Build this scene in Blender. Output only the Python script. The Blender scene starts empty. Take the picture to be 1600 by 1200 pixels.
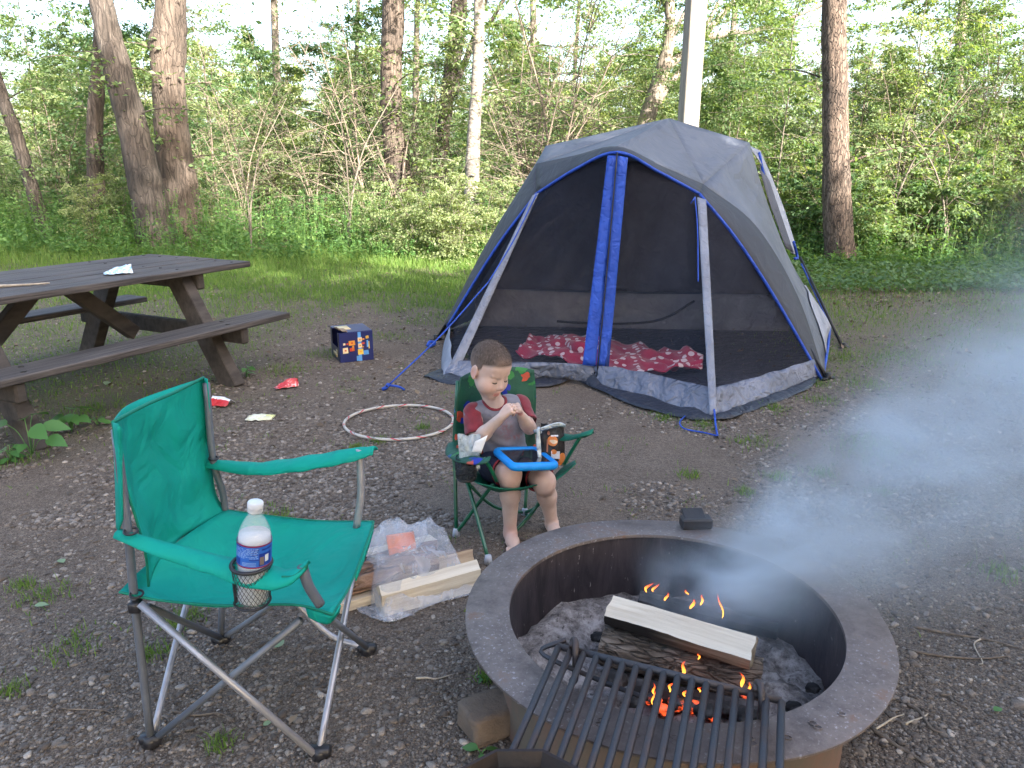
import bpy, math, random
import numpy as np
from mathutils import Vector, Matrix, noise as mnoise

C = bpy.context.scene
COL = C.collection
# ---------------------------------------------------------------- camera, world, sun, exposure
H, FPX, PITCH = 1.5, 1200.0, math.radians(16)
cam_d = bpy.data.cameras.new('camera'); cam = bpy.data.objects.new('camera', cam_d); COL.objects.link(cam)
cam.location = (0, 0, H); cam.rotation_euler = (math.pi/2 - PITCH, 0, 0)
cam_d.sensor_width = 36; cam_d.lens = 27; cam_d.clip_start = 0.05; cam_d.clip_end = 1000
C.camera = cam
SUN_EL, SUN_AZ = math.radians(27), math.atan2(0.6, -0.8)      # azimuth measured from +Y towards +X
w = bpy.data.worlds.new('World'); C.world = w; w.use_nodes = True
nt = w.node_tree; bg = nt.nodes['Background']
sky = nt.nodes.new('ShaderNodeTexSky'); sky.sky_type = 'NISHITA'; sky.sun_disc = False
sky.sun_elevation = SUN_EL; sky.sun_rotation = SUN_AZ; sky.dust_density = 4.0; sky.air_density = 0.9; sky.ozone_density = 0.4
nt.links.new(sky.outputs[0], bg.inputs[0]); bg.inputs[1].default_value = 0.15
sd = bpy.data.lights.new('sun', 'SUN'); sd.energy = 5.0; sd.angle = math.radians(0.5); sd.color = (1, .92, .80)
sun = bpy.data.objects.new('sun', sd); COL.objects.link(sun)
sv = Vector((math.sin(SUN_AZ)*math.cos(SUN_EL), math.cos(SUN_AZ)*math.cos(SUN_EL), math.sin(SUN_EL)))
sun.rotation_euler = (-sv).to_track_quat('-Z', 'Y').to_euler(); sun.location = (6, -8, 12)
C.view_settings.view_transform = 'Standard'; C.view_settings.look = 'None'
C.view_settings.exposure = 2.5; C.view_settings.gamma = 1
C.cycles.use_denoising = True
C.cycles.max_bounces = 8; C.cycles.transparent_max_bounces = 24; C.cycles.volume_bounces = 1
C.cycles.volume_step_rate = 1.0; C.cycles.volume_max_steps = 256

# ---------------------------------------------------------------- helpers
R = random.Random(7)
NR = np.random.default_rng(11)
def ray(u, v):
    x = (u-800)/FPX; y = -(v-600)/FPX
    return np.array([x, math.cos(PITCH)+y*math.sin(PITCH), -math.sin(PITCH)+y*math.cos(PITCH)])
def at(u, v, z=0.0):                     # ground (or height z) position seen in that direction of the survey
    d = ray(u, v); t = (z-H)/d[2]; return np.array([0, 0, H])+t*d
def ay(u, v, y):                         # the position at distance y
    d = ray(u, v); t = y/d[1]; return np.array([0, 0, H])+t*d
def nrm(v):
    v = np.asarray(v, float); return v/(np.linalg.norm(v)+1e-12)
def lerp(a, b, t): return np.asarray(a)*(1-t)+np.asarray(b)*t
def spline(pts, n):                      # Catmull-Rom through pts
    p = [np.asarray(q, float) for q in pts]; p = [2*p[0]-p[1]]+p+[2*p[-1]-p[-2]]
    out = []; m = len(p)-3
    for i in range(n+1):
        t = i/n*m; k = min(int(t), m-1); t -= k
        a, b, c, d = p[k:k+4]
        out.append(.5*((2*b)+(-a+c)*t+(2*a-5*b+4*c-d)*t*t+(-a+3*b-3*c+d)*t**3))
    return np.array(out)

class MB:
    def __init__(s): s.V = []; s.F = []; s.M = []; s.n = 0
    def add(s, V, F, mi=0):
        V = np.asarray(V, float).reshape(-1, 3)
        s.V.append(V)
        for f in F: s.F.append([i+s.n for i in f]); s.M.append(mi)
        s.n += len(V)
    def tube(s, pts, r, n=8, mi=0, cap=True, flat=1.0):
        pts = np.asarray(pts, float); m = len(pts)
        r = np.full(m, r) if np.isscalar(r) else np.interp(np.linspace(0, 1, m), np.linspace(0, 1, len(r)), r)
        T = np.gradient(pts, axis=0); T /= np.linalg.norm(T, axis=1)[:, None]+1e-12
        ref = np.array([0, 0, 1.0]) if abs(T[0][2]) < .9 else np.array([1.0, 0, 0])
        N = nrm(np.cross(T[0], ref)); V = []
        a = np.arange(n)*2*math.pi/n
        for i in range(m):
            N = nrm(N-T[i]*N.dot(T[i])); B = np.cross(T[i], N)
            V.append(pts[i]+r[i]*(np.cos(a)[:, None]*N+flat*np.sin(a)[:, None]*B))
        F = [[i*n+j, i*n+(j+1) % n, (i+1)*n+(j+1) % n, (i+1)*n+j] for i in range(m-1) for j in range(n)]
        if cap: F += [list(range(n))[::-1], list(range((m-1)*n, m*n))]
        s.add(np.concatenate(V), F, mi)
    def ring(s, c, rad, r, ax=(0, 0, 1), n=48, k=8, mi=0, wob=0, ell=1.0):
        ax = nrm(ax); u = nrm(np.cross(ax, (0.3, 1, .1))); v = np.cross(ax, u)
        V = []; F = []
        for i in range(n):
            a = 2*math.pi*i/n; d = math.cos(a)*u+ell*math.sin(a)*v
            rr = rad*(1+wob*math.sin(3*a+1))
            for j in range(k):
                b = 2*math.pi*j/k
                V.append(np.asarray(c)+d*(rr+r*math.cos(b))+ax*(r*math.sin(b)))
                F.append([i*k+j, ((i+1) % n)*k+j, ((i+1) % n)*k+(j+1) % k, i*k+(j+1) % k])
        s.add(V, F, mi)
    def box(s, c, size, X=(1, 0, 0), Y=(0, 1, 0), Z=None, bev=0.0, mi=0):
        X = nrm(X); Y = nrm(Y); Z = np.cross(X, Y) if Z is None else nrm(Z)
        hx, hy, hz = np.array(size)/2; b = min(bev, hx*.9, hy*.9, hz*.9); c = np.asarray(c, float)
        if b <= 0:
            V = [c+X*hx*i+Y*hy*j+Z*hz*k for i in (-1, 1) for j in (-1, 1) for k in (-1, 1)]
            F = [[0, 1, 3, 2], [4, 6, 7, 5], [0, 4, 5, 1], [2, 3, 7, 6], [0, 2, 6, 4], [1, 5, 7, 3]]
        else:
            V = []; idx = {}
            for i in (-1, 1):
                for j in (-1, 1):
                    for k in (-1, 1):
                        for a in range(3):
                            h = [hx-b, hy-b, hz-b]; h[a] += b
                            idx[i, j, k, a] = len(V); V.append(c+X*h[0]*i+Y*h[1]*j+Z*h[2]*k)
            F = []
            for a in range(3):
                o = [q for q in range(3) if q != a]
                for sg in (-1, 1):
                    f = []
                    for (p, q) in ((-1, -1), (1, -1), (1, 1), (-1, 1)):
                        t = [0, 0, 0]; t[a] = sg; t[o[0]] = p; t[o[1]] = q; f.append(idx[(*t, a)])
                    F.append(f)
            for a in range(3):                # edges along axis a
                o = [q for q in range(3) if q != a]
                for p in (-1, 1):
                    for q in (-1, 1):
                        t0 = [0, 0, 0]; t0[a] = -1; t0[o[0]] = p; t0[o[1]] = q; t1 = list(t0); t1[a] = 1
                        F.append([idx[(*t0, o[0])], idx[(*t1, o[0])], idx[(*t1, o[1])], idx[(*t0, o[1])]])
            for i in (-1, 1):
                for j in (-1, 1):
                    for k in (-1, 1): F.append([idx[i, j, k, a] for a in range(3)])
        s.add(V, F, mi)
    def bar(s, a, b, wd, ht, up=(0, 0, 1), bev=.004, mi=0):   # box between two points; wd across, ht along 'up'
        a = np.asarray(a, float); b = np.asarray(b, float); X = nrm(b-a); Y = nrm(np.cross(up, X)); Z = np.cross(X, Y)
        s.box((a+b)/2, (np.linalg.norm(b-a), wd, ht), X, Y, Z, bev, mi)
    def lathe(s, prof, c=(0, 0, 0), n=32, ax=(0, 0, 1), mi=0, close=False):
        ax = nrm(ax); ref = np.array([0, 1.0, 0]) if abs(ax[1]) < .9 else np.array([1.0, 0, 0])
        u = nrm(np.cross(ref, ax)); v = np.cross(ax, u); m = len(prof); V = []
        for (r, z) in prof:
            for j in range(n):
                a = 2*math.pi*j/n; V.append(np.asarray(c)+ax*z+r*(math.cos(a)*u+math.sin(a)*v))
        F = [[i*n+j, i*n+(j+1) % n, ((i+1) % m)*n+(j+1) % n, ((i+1) % m)*n+j] for i in range(m if close else m-1) for j in range(n)]
        s.add(V, F, mi)
    def grid(s, G, mi=0, mfun=None):        # G: array (a,b,3)
        G = np.asarray(G, float); a, b = G.shape[:2]
        F = [[i*b+j, i*b+j+1, (i+1)*b+j+1, (i+1)*b+j] for i in range(a-1) for j in range(b-1)]
        s.add(G.reshape(-1, 3), F, mi)
    def build(s, name, mats, parent=None, world=True, smooth=True, solid=0, sub=0, bevel=0, fixn=True, auto=None):
        V = np.concatenate(s.V)
        if parent is not None and world:
            q = parent
            while q.parent: q = q.parent
            rz = q.rotation_euler[2]; V = V-np.array(q.location)
            c_, s_ = math.cos(-rz), math.sin(-rz)
            V = np.c_[V[:, 0]*c_-V[:, 1]*s_, V[:, 0]*s_+V[:, 1]*c_, V[:, 2]]
        me = bpy.data.meshes.new(name); me.from_pydata([tuple(v) for v in V], [], s.F)
        mats = mats if isinstance(mats, (list, tuple)) else [mats]
        for m in mats: me.materials.append(m)
        if len(mats) > 1: me.polygons.foreach_set('material_index', s.M)
        if fixn:
            import bmesh
            bm = bmesh.new(); bm.from_mesh(me); bmesh.ops.recalc_face_normals(bm, faces=bm.faces); bm.to_mesh(me); bm.free()
        me.polygons.foreach_set('use_smooth', [smooth]*len(me.polygons))
        if smooth and auto is not None:
            me.set_sharp_from_angle(angle=math.radians(auto))
        o = bpy.data.objects.new(name, me); COL.objects.link(o)
        if parent is not None: o.parent = parent
        if solid:
            md = o.modifiers.new('solid', 'SOLIDIFY'); md.thickness = solid; md.offset = 0
        if sub:
            md = o.modifiers.new('sub', 'SUBSURF'); md.levels = sub; md.render_levels = sub
        if bevel:
            md = o.modifiers.new('bevel', 'BEVEL'); md.width = bevel; md.segments = 2; md.limit_method = 'ANGLE'
        return o

def raw(name, V, F, mat, parent=None, smooth=False):          # fast numpy mesh; F is (n,k)
    V = np.ascontiguousarray(V, np.float32); F = np.ascontiguousarray(F, np.int32)
    me = bpy.data.meshes.new(name); n, k = F.shape
    me.vertices.add(len(V)); me.vertices.foreach_set('co', V.ravel())
    me.loops.add(n*k); me.loops.foreach_set('vertex_index', F.ravel())
    me.polygons.add(n); me.polygons.foreach_set('loop_start', np.arange(0, n*k, k, dtype=np.int32))
    if smooth: me.polygons.foreach_set('use_smooth', np.ones(n, bool))
    me.update(calc_edges=True)
    me.materials.append(mat)
    o = bpy.data.objects.new(name, me); COL.objects.link(o)
    if parent is not None: o.parent = parent
    return o
def tag(o, label=None, cat=None, group=None, kind=None):
    if label: o['label'] = label
    if cat: o['category'] = cat
    if group: o['group'] = group
    if kind: o['kind'] = kind
    return o
def thing(name, label, cat, loc=(0, 0, 0), rz=0, group=None):
    o = bpy.data.objects.new(name, None); COL.objects.link(o); o.empty_display_size = .1
    o.location = tuple(loc); o.rotation_euler = (0, 0, rz)
    return tag(o, label, cat, group)
def copy_tree(o, parent=None):
    c = o.copy(); COL.objects.link(c)
    if parent is not None: c.parent = parent
    for ch in list(o.children): copy_tree(ch, c)
    return c
def coons(top, bot, left, right, nu, nv, sag=None):
    top = spline(top, nu); bot = spline(bot, nu); left = spline(left, nv); right = spline(right, nv)
    G = np.zeros((nv+1, nu+1, 3))
    for i in range(nv+1):
        v = i/nv
        for j in range(nu+1):
            u = j/nu
            G[i, j] = (1-v)*top[j]+v*bot[j]+(1-u)*left[i]+u*right[i]-((1-u)*(1-v)*top[0]+u*(1-v)*top[-1]+(1-u)*v*bot[0]+u*v*bot[-1])
            if sag is not None: G[i, j] += np.asarray(sag(u, v))
    return G
def n3(p, s=1.0, o=0): return mnoise.noise(Vector((p[0]*s+o, p[1]*s+o*.7, p[2]*s-o)))

# ---------------------------------------------------------------- materials
def newmat(name):
    m = bpy.data.materials.new(name); m.use_nodes = True
    return m, m.node_tree, m.node_tree.nodes['Principled BSDF']
def ramp(nt, fac, stops):
    r = nt.nodes.new('ShaderNodeValToRGB'); e = r.color_ramp.elements
    while len(e) < len(stops): e.new(.5)
    for i, (p, c) in enumerate(stops): e[i].position = p; e[i].color = (*c, 1)
    nt.links.new(fac, r.inputs[0]); return r.outputs[0]
def coord(nt, kind='Object', scale=(1, 1, 1), rot=(0, 0, 0)):
    t = nt.nodes.new('ShaderNodeTexCoord'); mp = nt.nodes.new('ShaderNodeMapping')
    mp.inputs['Scale'].default_value = scale; mp.inputs['Rotation'].default_value = rot
    nt.links.new(t.outputs[kind], mp.inputs[0]); return mp.outputs[0]
def noisetex(nt, vec, scale, detail=6, rough=.6, dist=0):
    n = nt.nodes.new('ShaderNodeTexNoise'); n.inputs['Scale'].default_value = scale; n.inputs['Detail'].default_value = detail
    n.inputs['Roughness'].default_value = rough; n.inputs['Distortion'].default_value = dist
    if vec is not None: nt.links.new(vec, n.inputs['Vector'])
    return n.outputs[0]
def bump(nt, b, h, strength, dist=.01, prev=None):
    n = nt.nodes.new('ShaderNodeBump'); n.inputs['Strength'].default_value = strength; n.inputs['Distance'].default_value = dist
    nt.links.new(h, n.inputs['Height'])
    if prev is not None: nt.links.new(prev, n.inputs['Normal'])
    if b is not None: nt.links.new(n.outputs[0], b.inputs['Normal'])
    return n.outputs[0]
def mix(nt, a, b, f, mode='MIX'):
    m = nt.nodes.new('ShaderNodeMix'); m.data_type = 'RGBA'; m.blend_type = mode
    for s, x in ((m.inputs[0], f), (m.inputs[6], a), (m.inputs[7], b)):
        if hasattr(x, 'node'): nt.links.new(x, s)
        elif isinstance(x, (int, float)): s.default_value = x
        else: s.default_value = (*x, 1)
    return m.outputs[2]
def math_(nt, op, a, b=None, c=None, clamp=False):
    m = nt.nodes.new('ShaderNodeMath'); m.operation = op; m.use_clamp = clamp
    for s, x in zip(m.inputs, (a, b, c)):
        if x is None: continue
        if hasattr(x, 'node'): nt.links.new(x, s)
        else: s.default_value = x
    return m.outputs[0]
def mat(name, c1, c2=None, rough=.7, scale=8, stretch=(1, 1, 1), bs=.2, bd=.004, bscale=None, metal=0, spec=.4, detail=6, lo=.35, hi=.65, sheen=0):
    m, nt, b = newmat(name); c2 = c2 or tuple(x*.7 for x in c1)
    v = coord(nt, 'Object', stretch)
    f = noisetex(nt, v, scale, detail)
    nt.links.new(ramp(nt, f, [(lo, c1), (hi, c2)]), b.inputs['Base Color'])
    b.inputs['Roughness'].default_value = rough; b.inputs['Metallic'].default_value = metal
    b.inputs['Specular IOR Level'].default_value = spec
    if sheen: b.inputs['Sheen Weight'].default_value = sheen
    if bs: bump(nt, b, noisetex(nt, v, bscale or scale*3, 8), bs, bd)
    return m
def leafmat(name, stops, trans=.45, rough=.5, scale=1.0):
    m, nt, b = newmat(name)
    g = nt.nodes.new('ShaderNodeNewGeometry')
    oi = nt.nodes.new('ShaderNodeObjectInfo')
    f = math_(nt, 'ADD', math_(nt, 'MULTIPLY', g.outputs['Random Per Island'], .75), math_(nt, 'MULTIPLY', oi.outputs['Random'], .25))
    col = ramp(nt, f, stops)
    nt.links.new(col, b.inputs['Base Color']); b.inputs['Roughness'].default_value = rough
    b.inputs['Specular IOR Level'].default_value = .3
    t = nt.nodes.new('ShaderNodeBsdfTranslucent'); nt.links.new(mix(nt, col, (1.0, 1.0, .35), 1.0, 'MULTIPLY'), t.inputs[0])
    ms = nt.nodes.new('ShaderNodeMixShader'); ms.inputs[0].default_value = trans
    nt.links.new(b.outputs[0], ms.inputs[1]); nt.links.new(t.outputs[0], ms.inputs[2])
    nt.links.new(ms.outputs[0], nt.nodes['Material Output'].inputs[0]); return m
def fabric(name, c1, c2, rough=.75, weave=900, bs=.15, wr=14, wbs=.35, wbd=.012, trans=0, spec=.3):
    m, nt, b = newmat(name); v = coord(nt)
    nt.links.new(ramp(nt, noisetex(nt, v, wr*.4, 4), [(.3, c1), (.7, c2)]), b.inputs['Base Color'])
    b.inputs['Roughness'].default_value = rough; b.inputs['Specular IOR Level'].default_value = spec
    p = bump(nt, None, noisetex(nt, v, wr, 3, .5, .8), wbs, wbd)
    bump(nt, b, noisetex(nt, v, weave, 1), bs, .001, p)
    if trans:
        t = nt.nodes.new('ShaderNodeBsdfTranslucent'); t.inputs[0].default_value = (*c1, 1)
        ms = nt.nodes.new('ShaderNodeMixShader'); ms.inputs[0].default_value = trans
        nt.links.new(b.outputs[0], ms.inputs[1]); nt.links.new(t.outputs[0], ms.inputs[2])
        nt.links.new(ms.outputs[0], nt.nodes['Material Output'].inputs[0])
    return m
def see_through(name, col, alpha, rough=.4, spec=.5, noise_amt=0, nscale=20, bst=.6):      # thin film or netting with open area between
    m, nt, b = newmat(name); b.inputs['Base Color'].default_value = (*col, 1); b.inputs['Roughness'].default_value = rough
    b.inputs['Specular IOR Level'].default_value = spec
    t = nt.nodes.new('ShaderNodeBsdfTransparent'); ms = nt.nodes.new('ShaderNodeMixShader')
    ms.inputs[0].default_value = alpha
    if noise_amt:
        f = noisetex(nt, coord(nt), nscale, 5, .6, 1.5)
        r = nt.nodes.new('ShaderNodeMapRange'); nt.links.new(f, r.inputs[0]); r.inputs[1].default_value = .3; r.inputs[2].default_value = .7
        r.inputs[3].default_value = max(0, alpha-noise_amt); r.inputs[4].default_value = alpha+noise_amt
        nt.links.new(r.outputs[0], ms.inputs[0]); bump(nt, b, f, bst, .02)
    nt.links.new(t.outputs[0], ms.inputs[1]); nt.links.new(b.outputs[0], ms.inputs[2])
    nt.links.new(ms.outputs[0], nt.nodes['Material Output'].inputs[0]); return m
# ================================================================ SETTING
def sstep(a, b, x):
    t = np.clip((x-a)/(b-a), 0, 1); return t*t*(3-2*t)
_P = NR.random((64, 64))
def vn(x, y, s):                         # vectorised value noise
    x = np.asarray(x)*s+100; y = np.asarray(y)*s+100; i = np.floor(x).astype(int); j = np.floor(y).astype(int)
    fx = x-i; fy = y-j; fx = fx*fx*(3-2*fx); fy = fy*fy*(3-2*fy); g = lambda a, b: _P[a % 64, b % 64]
    return (g(i, j)*(1-fx)+g(i+1, j)*fx)*(1-fy)+(g(i, j+1)*(1-fx)+g(i+1, j+1)*fx)*fy
def gz(x, y):
    x = np.asarray(x, float); y = np.asarray(y, float)
    near = sstep(2.5, 9, np.hypot(x, y-3))
    return (vn(x, y, 2.3)-.5)*.016+(vn(x, y, .35)-.5)*.16*near+sstep(14, 40, y)*0.0
def grassy(x, y):
    x = np.asarray(x, float); y = np.asarray(y, float); n = vn(x, y, .9)*.6+vn(x, y, 3.1)*.4
    a = sstep(6.6, 9.2, y+(n-.5)*3.2-.12*np.abs(x+2))*np.where(x < 2.0, 1, .62)
    b = sstep(3.6, 4.6, y)*sstep(-1.5, -2.6, x+(n-.5)*1.4)*.6
    c = sstep(4.3, 6.0, y)*sstep(1.7, 2.6, x)*.48
    return np.clip(np.maximum.reduce([a, b, c])*(0.35+1.1*n), 0, 1)

xs = np.unique(np.concatenate([np.linspace(-140, -12, 20), np.linspace(-12, -4, 40), np.linspace(-4, 5, 150), np.linspace(5, 12, 40), np.linspace(12, 140, 20)]))
ys = np.unique(np.concatenate([np.linspace(-60, 0, 20), np.linspace(0, 9, 150), np.linspace(9, 20, 60), np.linspace(20, 240, 30)]))
X, Y = np.meshgrid(xs, ys, indexing='ij'); Z = gz(X, Y)
nx, ny = X.shape; I = np.arange(nx*ny).reshape(nx, ny)
F = np.stack([I[:-1, :-1], I[1:, :-1], I[1:, 1:], I[:-1, 1:]], -1).reshape(-1, 4)
m, nt, b = newmat('dirt_and_turf'); v = coord(nt)
n1 = noisetex(nt, v, 3, 8, .7); n2 = noisetex(nt, v, 45, 6, .7)
dirt = mix(nt, ramp(nt, n1, [(.3, (.075, .056, .044)), (.55, (.125, .098, .078)), (.75, (.19, .155, .125))]), ramp(nt, n2, [(.3, (.058, .044, .035)), (.7, (.23, .19, .155))]), .5)
dirt = mix(nt, dirt, ramp(nt, noisetex(nt, v, 210, 3), [(.36, (.45, .45, .45)), (.64, (1.45, 1.42, 1.38))]), 1.0, 'MULTIPLY')
at_ = nt.nodes.new('ShaderNodeAttribute'); at_.attribute_name = 'turf'
turf = ramp(nt, n2, [(.3, (.05, .055, .028)), (.7, (.105, .12, .055))])
fl = nt.nodes.new('ShaderNodeAttribute'); fl.attribute_name = 'wood_floor'
turf = mix(nt, turf, ramp(nt, n2, [(.3, (.035, .028, .018)), (.7, (.11, .085, .05))]), fl.outputs['Fac'])
nt.links.new(mix(nt, dirt, turf, at_.outputs['Fac']), b.inputs['Base Color']); b.inputs['Roughness'].default_value = .95
b.inputs['Specular IOR Level'].default_value = .2
vo = nt.nodes.new('ShaderNodeTexVoronoi'); vo.inputs['Scale'].default_value = 75; nt.links.new(v, vo.inputs['Vector'])
p = bump(nt, None, vo.outputs['Distance'], .8, -.008); bump(nt, b, noisetex(nt, v, 160, 6), .6, .004, p)
ground = raw('ground', np.stack([X, Y, Z], -1).reshape(-1, 3), F, m, smooth=True)
tag(ground, 'dark dirt and gravel campsite ground running to grass at the wood', None, None, 'structure')
a = ground.data.attributes.new('turf', 'FLOAT', 'POINT'); gv = grassy(X, Y); gv = np.maximum(gv*.85, sstep(10.5, 12.5, Y)); a.data.foreach_set('value', gv.ravel().astype(np.float32))
a = ground.data.attributes.new('wood_floor', 'FLOAT', 'POINT'); a.data.foreach_set('value', sstep(12.5, 15, Y).ravel().astype(np.float32))

# ---- gravel
def ico(sub):
    import bmesh
    bm = bmesh.new(); bmesh.ops.create_icosphere(bm, subdivisions=sub, radius=1)
    V = np.array([v.co[:] for v in bm.verts]); F = np.array([[v.index for v in f.verts] for f in bm.faces]); bm.free(); return V, F
def stones(n, ys_, sizes, sub, xr):
    bV, bF = ico(sub); out = []; Fs = []
    y = ys_; x = (NR.random(n)*2-1)*(y*xr+.35)
    keep = (np.hypot(x-.445, y-1.89) > .49) & (vn(x, y, .8)*.6+vn(x, y, 3.0)*.4 > .28+.20*NR.random(n)) & (NR.random(n) > grassy(x, y)*1.1)
    x, y, s = x[keep], y[keep], sizes[keep]; n = len(x)
    protos = []
    for k in range(16):
        V = bV*np.array([1, .55+.4*NR.random(), .28+.3*NR.random()])
        V = V*(1+.30*np.array([n3(q, 1.3, k*3.1) for q in bV]))[:, None]
        for _ in range(3):                       # clipped facets make it angular
            d = nrm(NR.normal(size=3)); lim = (V@d).max()*(.55+.25*NR.random()); ov = np.maximum(0, V@d-lim); V = V-ov[:, None]*d
        protos.append(V)
    protos = np.array(protos); pk = NR.integers(0, 16, n); V = protos[pk]*s[:, None, None]
    a = NR.random(n)*6.283; tl = NR.normal(size=n)*.2
    ca, sa = np.cos(a)[:, None], np.sin(a)[:, None]; ct, st = np.cos(tl)[:, None], np.sin(tl)[:, None]
    x1, y1, z1 = V[..., 0], V[..., 1]*ct-V[..., 2]*st, V[..., 1]*st+V[..., 2]*ct
    W = np.stack([x1*ca-y1*sa+x[:, None], x1*sa+y1*ca+y[:, None], z1+(gz(x, y)+s*.10)[:, None]], -1)
    return W.reshape(-1, 3), (bF[None]+(np.arange(n)*len(bV))[:, None, None]).reshape(-1, 3)
def yd(n, y0, y1): u = NR.random(n); return 1/(1/y0+u*(1/y1-1/y0))
parts = [stones(60000, yd(60000, 1.0, 4.2), .0042+.0065*NR.random(60000)**1.6, 1, .78),
         stones(6000, yd(6000, 1.0, 5.0), .008+.009*NR.random(6000)**2, 2, .78),
         stones(260, yd(260, 1.0, 5.0), .015+.011*NR.random(260)**2, 2, .78),
         stones(60000, yd(60000, 1.0, 4.5), .0020+.0032*NR.random(60000), 1, .78),
         stones(60000, yd(60000, 3.0, 10.5), .006+.014*NR.random(60000)**2, 1, .75)]
Vs, Fs, o_ = [], [], 0
for V_, F_ in parts: Vs.append(V_); Fs.append(F_+o_); o_ += len(V_)
m, nt, b = newmat('gravel'); g = nt.nodes.new('ShaderNodeNewGeometry')
cc = ramp(nt, g.outputs['Random Per Island'], [(0, (.058, .044, .035)), (.3, (.115, .093, .076)), (.65, (.178, .148, .124)), (.95, (.24, .206, .176)), (1, (.38, .335, .29))])
nt.links.new(mix(nt, cc, ramp(nt, noisetex(nt, coord(nt), 220, 4), [(.3, (.6, .6, .6)), (.7, (1.15, 1.15, 1.15))]), 1.0, 'MULTIPLY'), b.inputs['Base Color'])
b.inputs['Roughness'].default_value = .85; bump(nt, b, noisetex(nt, coord(nt), 350, 5), .4, .001)
tag(raw('gravel', np.concatenate(Vs), np.concatenate(Fs), m, smooth=False), 'loose grey gravel strewn over the campsite', None, None, 'stuff')

# ---- blades of grass
def blades(x, y, h, wd, lean=.5, z0=None):
    n = len(x); a = NR.random(n)*6.283; b_ = NR.random(n)*6.283; l = h*lean*NR.random(n)
    z = gz(x, y)-.004 if z0 is None else z0; dx, dy = np.cos(a)*wd, np.sin(a)*wd; lx, ly = np.cos(b_)*l, np.sin(b_)*l
    P = np.stack([x, y, z], -1); D = np.stack([dx, dy, 0*dx], -1); L1 = np.stack([lx*.35, ly*.35, h*.55], -1); L2 = np.stack([lx, ly, h*(1-.35*lean*NR.random(n))], -1)
    V = np.stack([P-D, P+D, P+L1+D*.7, P+L1-D*.7, P+L2], 1).reshape(-1, 3)
    i = np.arange(n)*5
    return V, np.concatenate([np.stack([i, i+1, i+2], -1), np.stack([i, i+2, i+3], -1), np.stack([i+3, i+2, i+4], -1)])
n = 230000; y = 3.6+NR.random(n)**.8*9.8; x = (NR.random(n)*2-1)*(y*.74+.4)
k = NR.random(n) < grassy(x, y)**1.3*sstep(3.6, 8.5, y+1.5); x, y = x[k], y[k]
hh = (.025+.075*NR.random(len(x)))*(.45+.75*sstep(6, 10.5, y))*(1+1.6*sstep(10.8, 12.5, y)*NR.random(len(x)))
tx, ty, th = [], [], []                                       # tufts in the gravel
tufts = [(70, 932, .10), (115, 1015, .10), (238, 1027, .05), (40, 917, .05), (345, 1165, .04), (10, 1085, .05), (430, 808, .07), (300, 965, .07), (280, 980, .06),
  (1282, 626, .14), (1275, 600, .10), (1370, 712, .20), (1180, 690, .12), (1080, 745, .06), (1215, 748, .07), (1280, 740, .08), (1100, 665, .10), (1040, 655, .08), (1380, 770, .05),
  (800, 612, .08), (590, 690, .05), (660, 668, .05), (1350, 690, .16), (1210, 640, .1), (1570, 900, .10), (440, 815, .05), (505, 555, .2), (150, 640, .2), (450, 580, .2), (25, 720, .15), (1165, 772, .05), (760, 1060, .03), (1310, 560, .25), (1400, 560, .35), (1350, 600, .2), (560, 700, .05), (735, 560, .15)]
for (u, v_, r) in tufts:
    c = at(u, v_); q = int(60+900*r); tx.append(c[0]+NR.normal(size=q)*r*.5); ty.append(c[1]+NR.normal(size=q)*r*.5); th.append(.012+.035*NR.random(q)*(1+3*r))
for _ in range(260):
    y_ = 2.2+NR.random()*6; x_ = (NR.random()*2-1)*y_*.7
    if math.hypot(x_-.445, y_-1.89) < .65: continue
    q = R.randint(4, 26); r = .02+.05*R.random(); tx.append(x_+NR.normal(size=q)*r); ty.append(y_+NR.normal(size=q)*r); th.append(.010+.025*NR.random(q))
A_ = blades(x, y, hh, .0022+.0018*NR.random(len(x))+.0015*sstep(7, 11, y), .8)
tx, ty, th = map(np.concatenate, (tx, ty, th)); B_ = blades(tx, ty, th, .0013+.0012*NR.random(len(tx)), .9)
G_GRASS = leafmat('grass_blades', [(0, (.075, .15, .032)), (.5, (.12, .215, .045)), (.9, (.18, .25, .07)), (1, (.30, .28, .13))], .45)
tag(raw('grass', np.concatenate([A_[0], B_[0]]), np.concatenate([A_[1], B_[1]+len(A_[0])]), G_GRASS), 'short green grass in patches and at the wood edge', None, None, 'stuff')

# ---- leaves as folded rhombs
def leaves(P, D, size, wid=.5, flat=.5, droop=.15):
    """P centres of leaf bases, D main directions, size lengths"""
    n = len(P); D = D+NR.normal(size=(n, 3))*.45; D[:, 2] -= droop; D /= np.linalg.norm(D, axis=1)[:, None]
    N = np.array([0, 0, 1.0])+NR.normal(size=(n, 3))*flat; S = np.cross(D, N); S /= np.linalg.norm(S, axis=1)[:, None]+1e-9; U = np.cross(S, D)
    s = size[:, None]; w_ = s*wid*.5; f = s*.10
    V = np.stack([P, P+D*s*.45+S*w_+U*f, P+D*s, P+D*s*.45-S*w_+U*f], 1).reshape(-1, 3); i = np.arange(n)*4
    return V, np.concatenate([np.stack([i, i+1, i+2], -1), np.stack([i, i+2, i+3], -1)])

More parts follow.
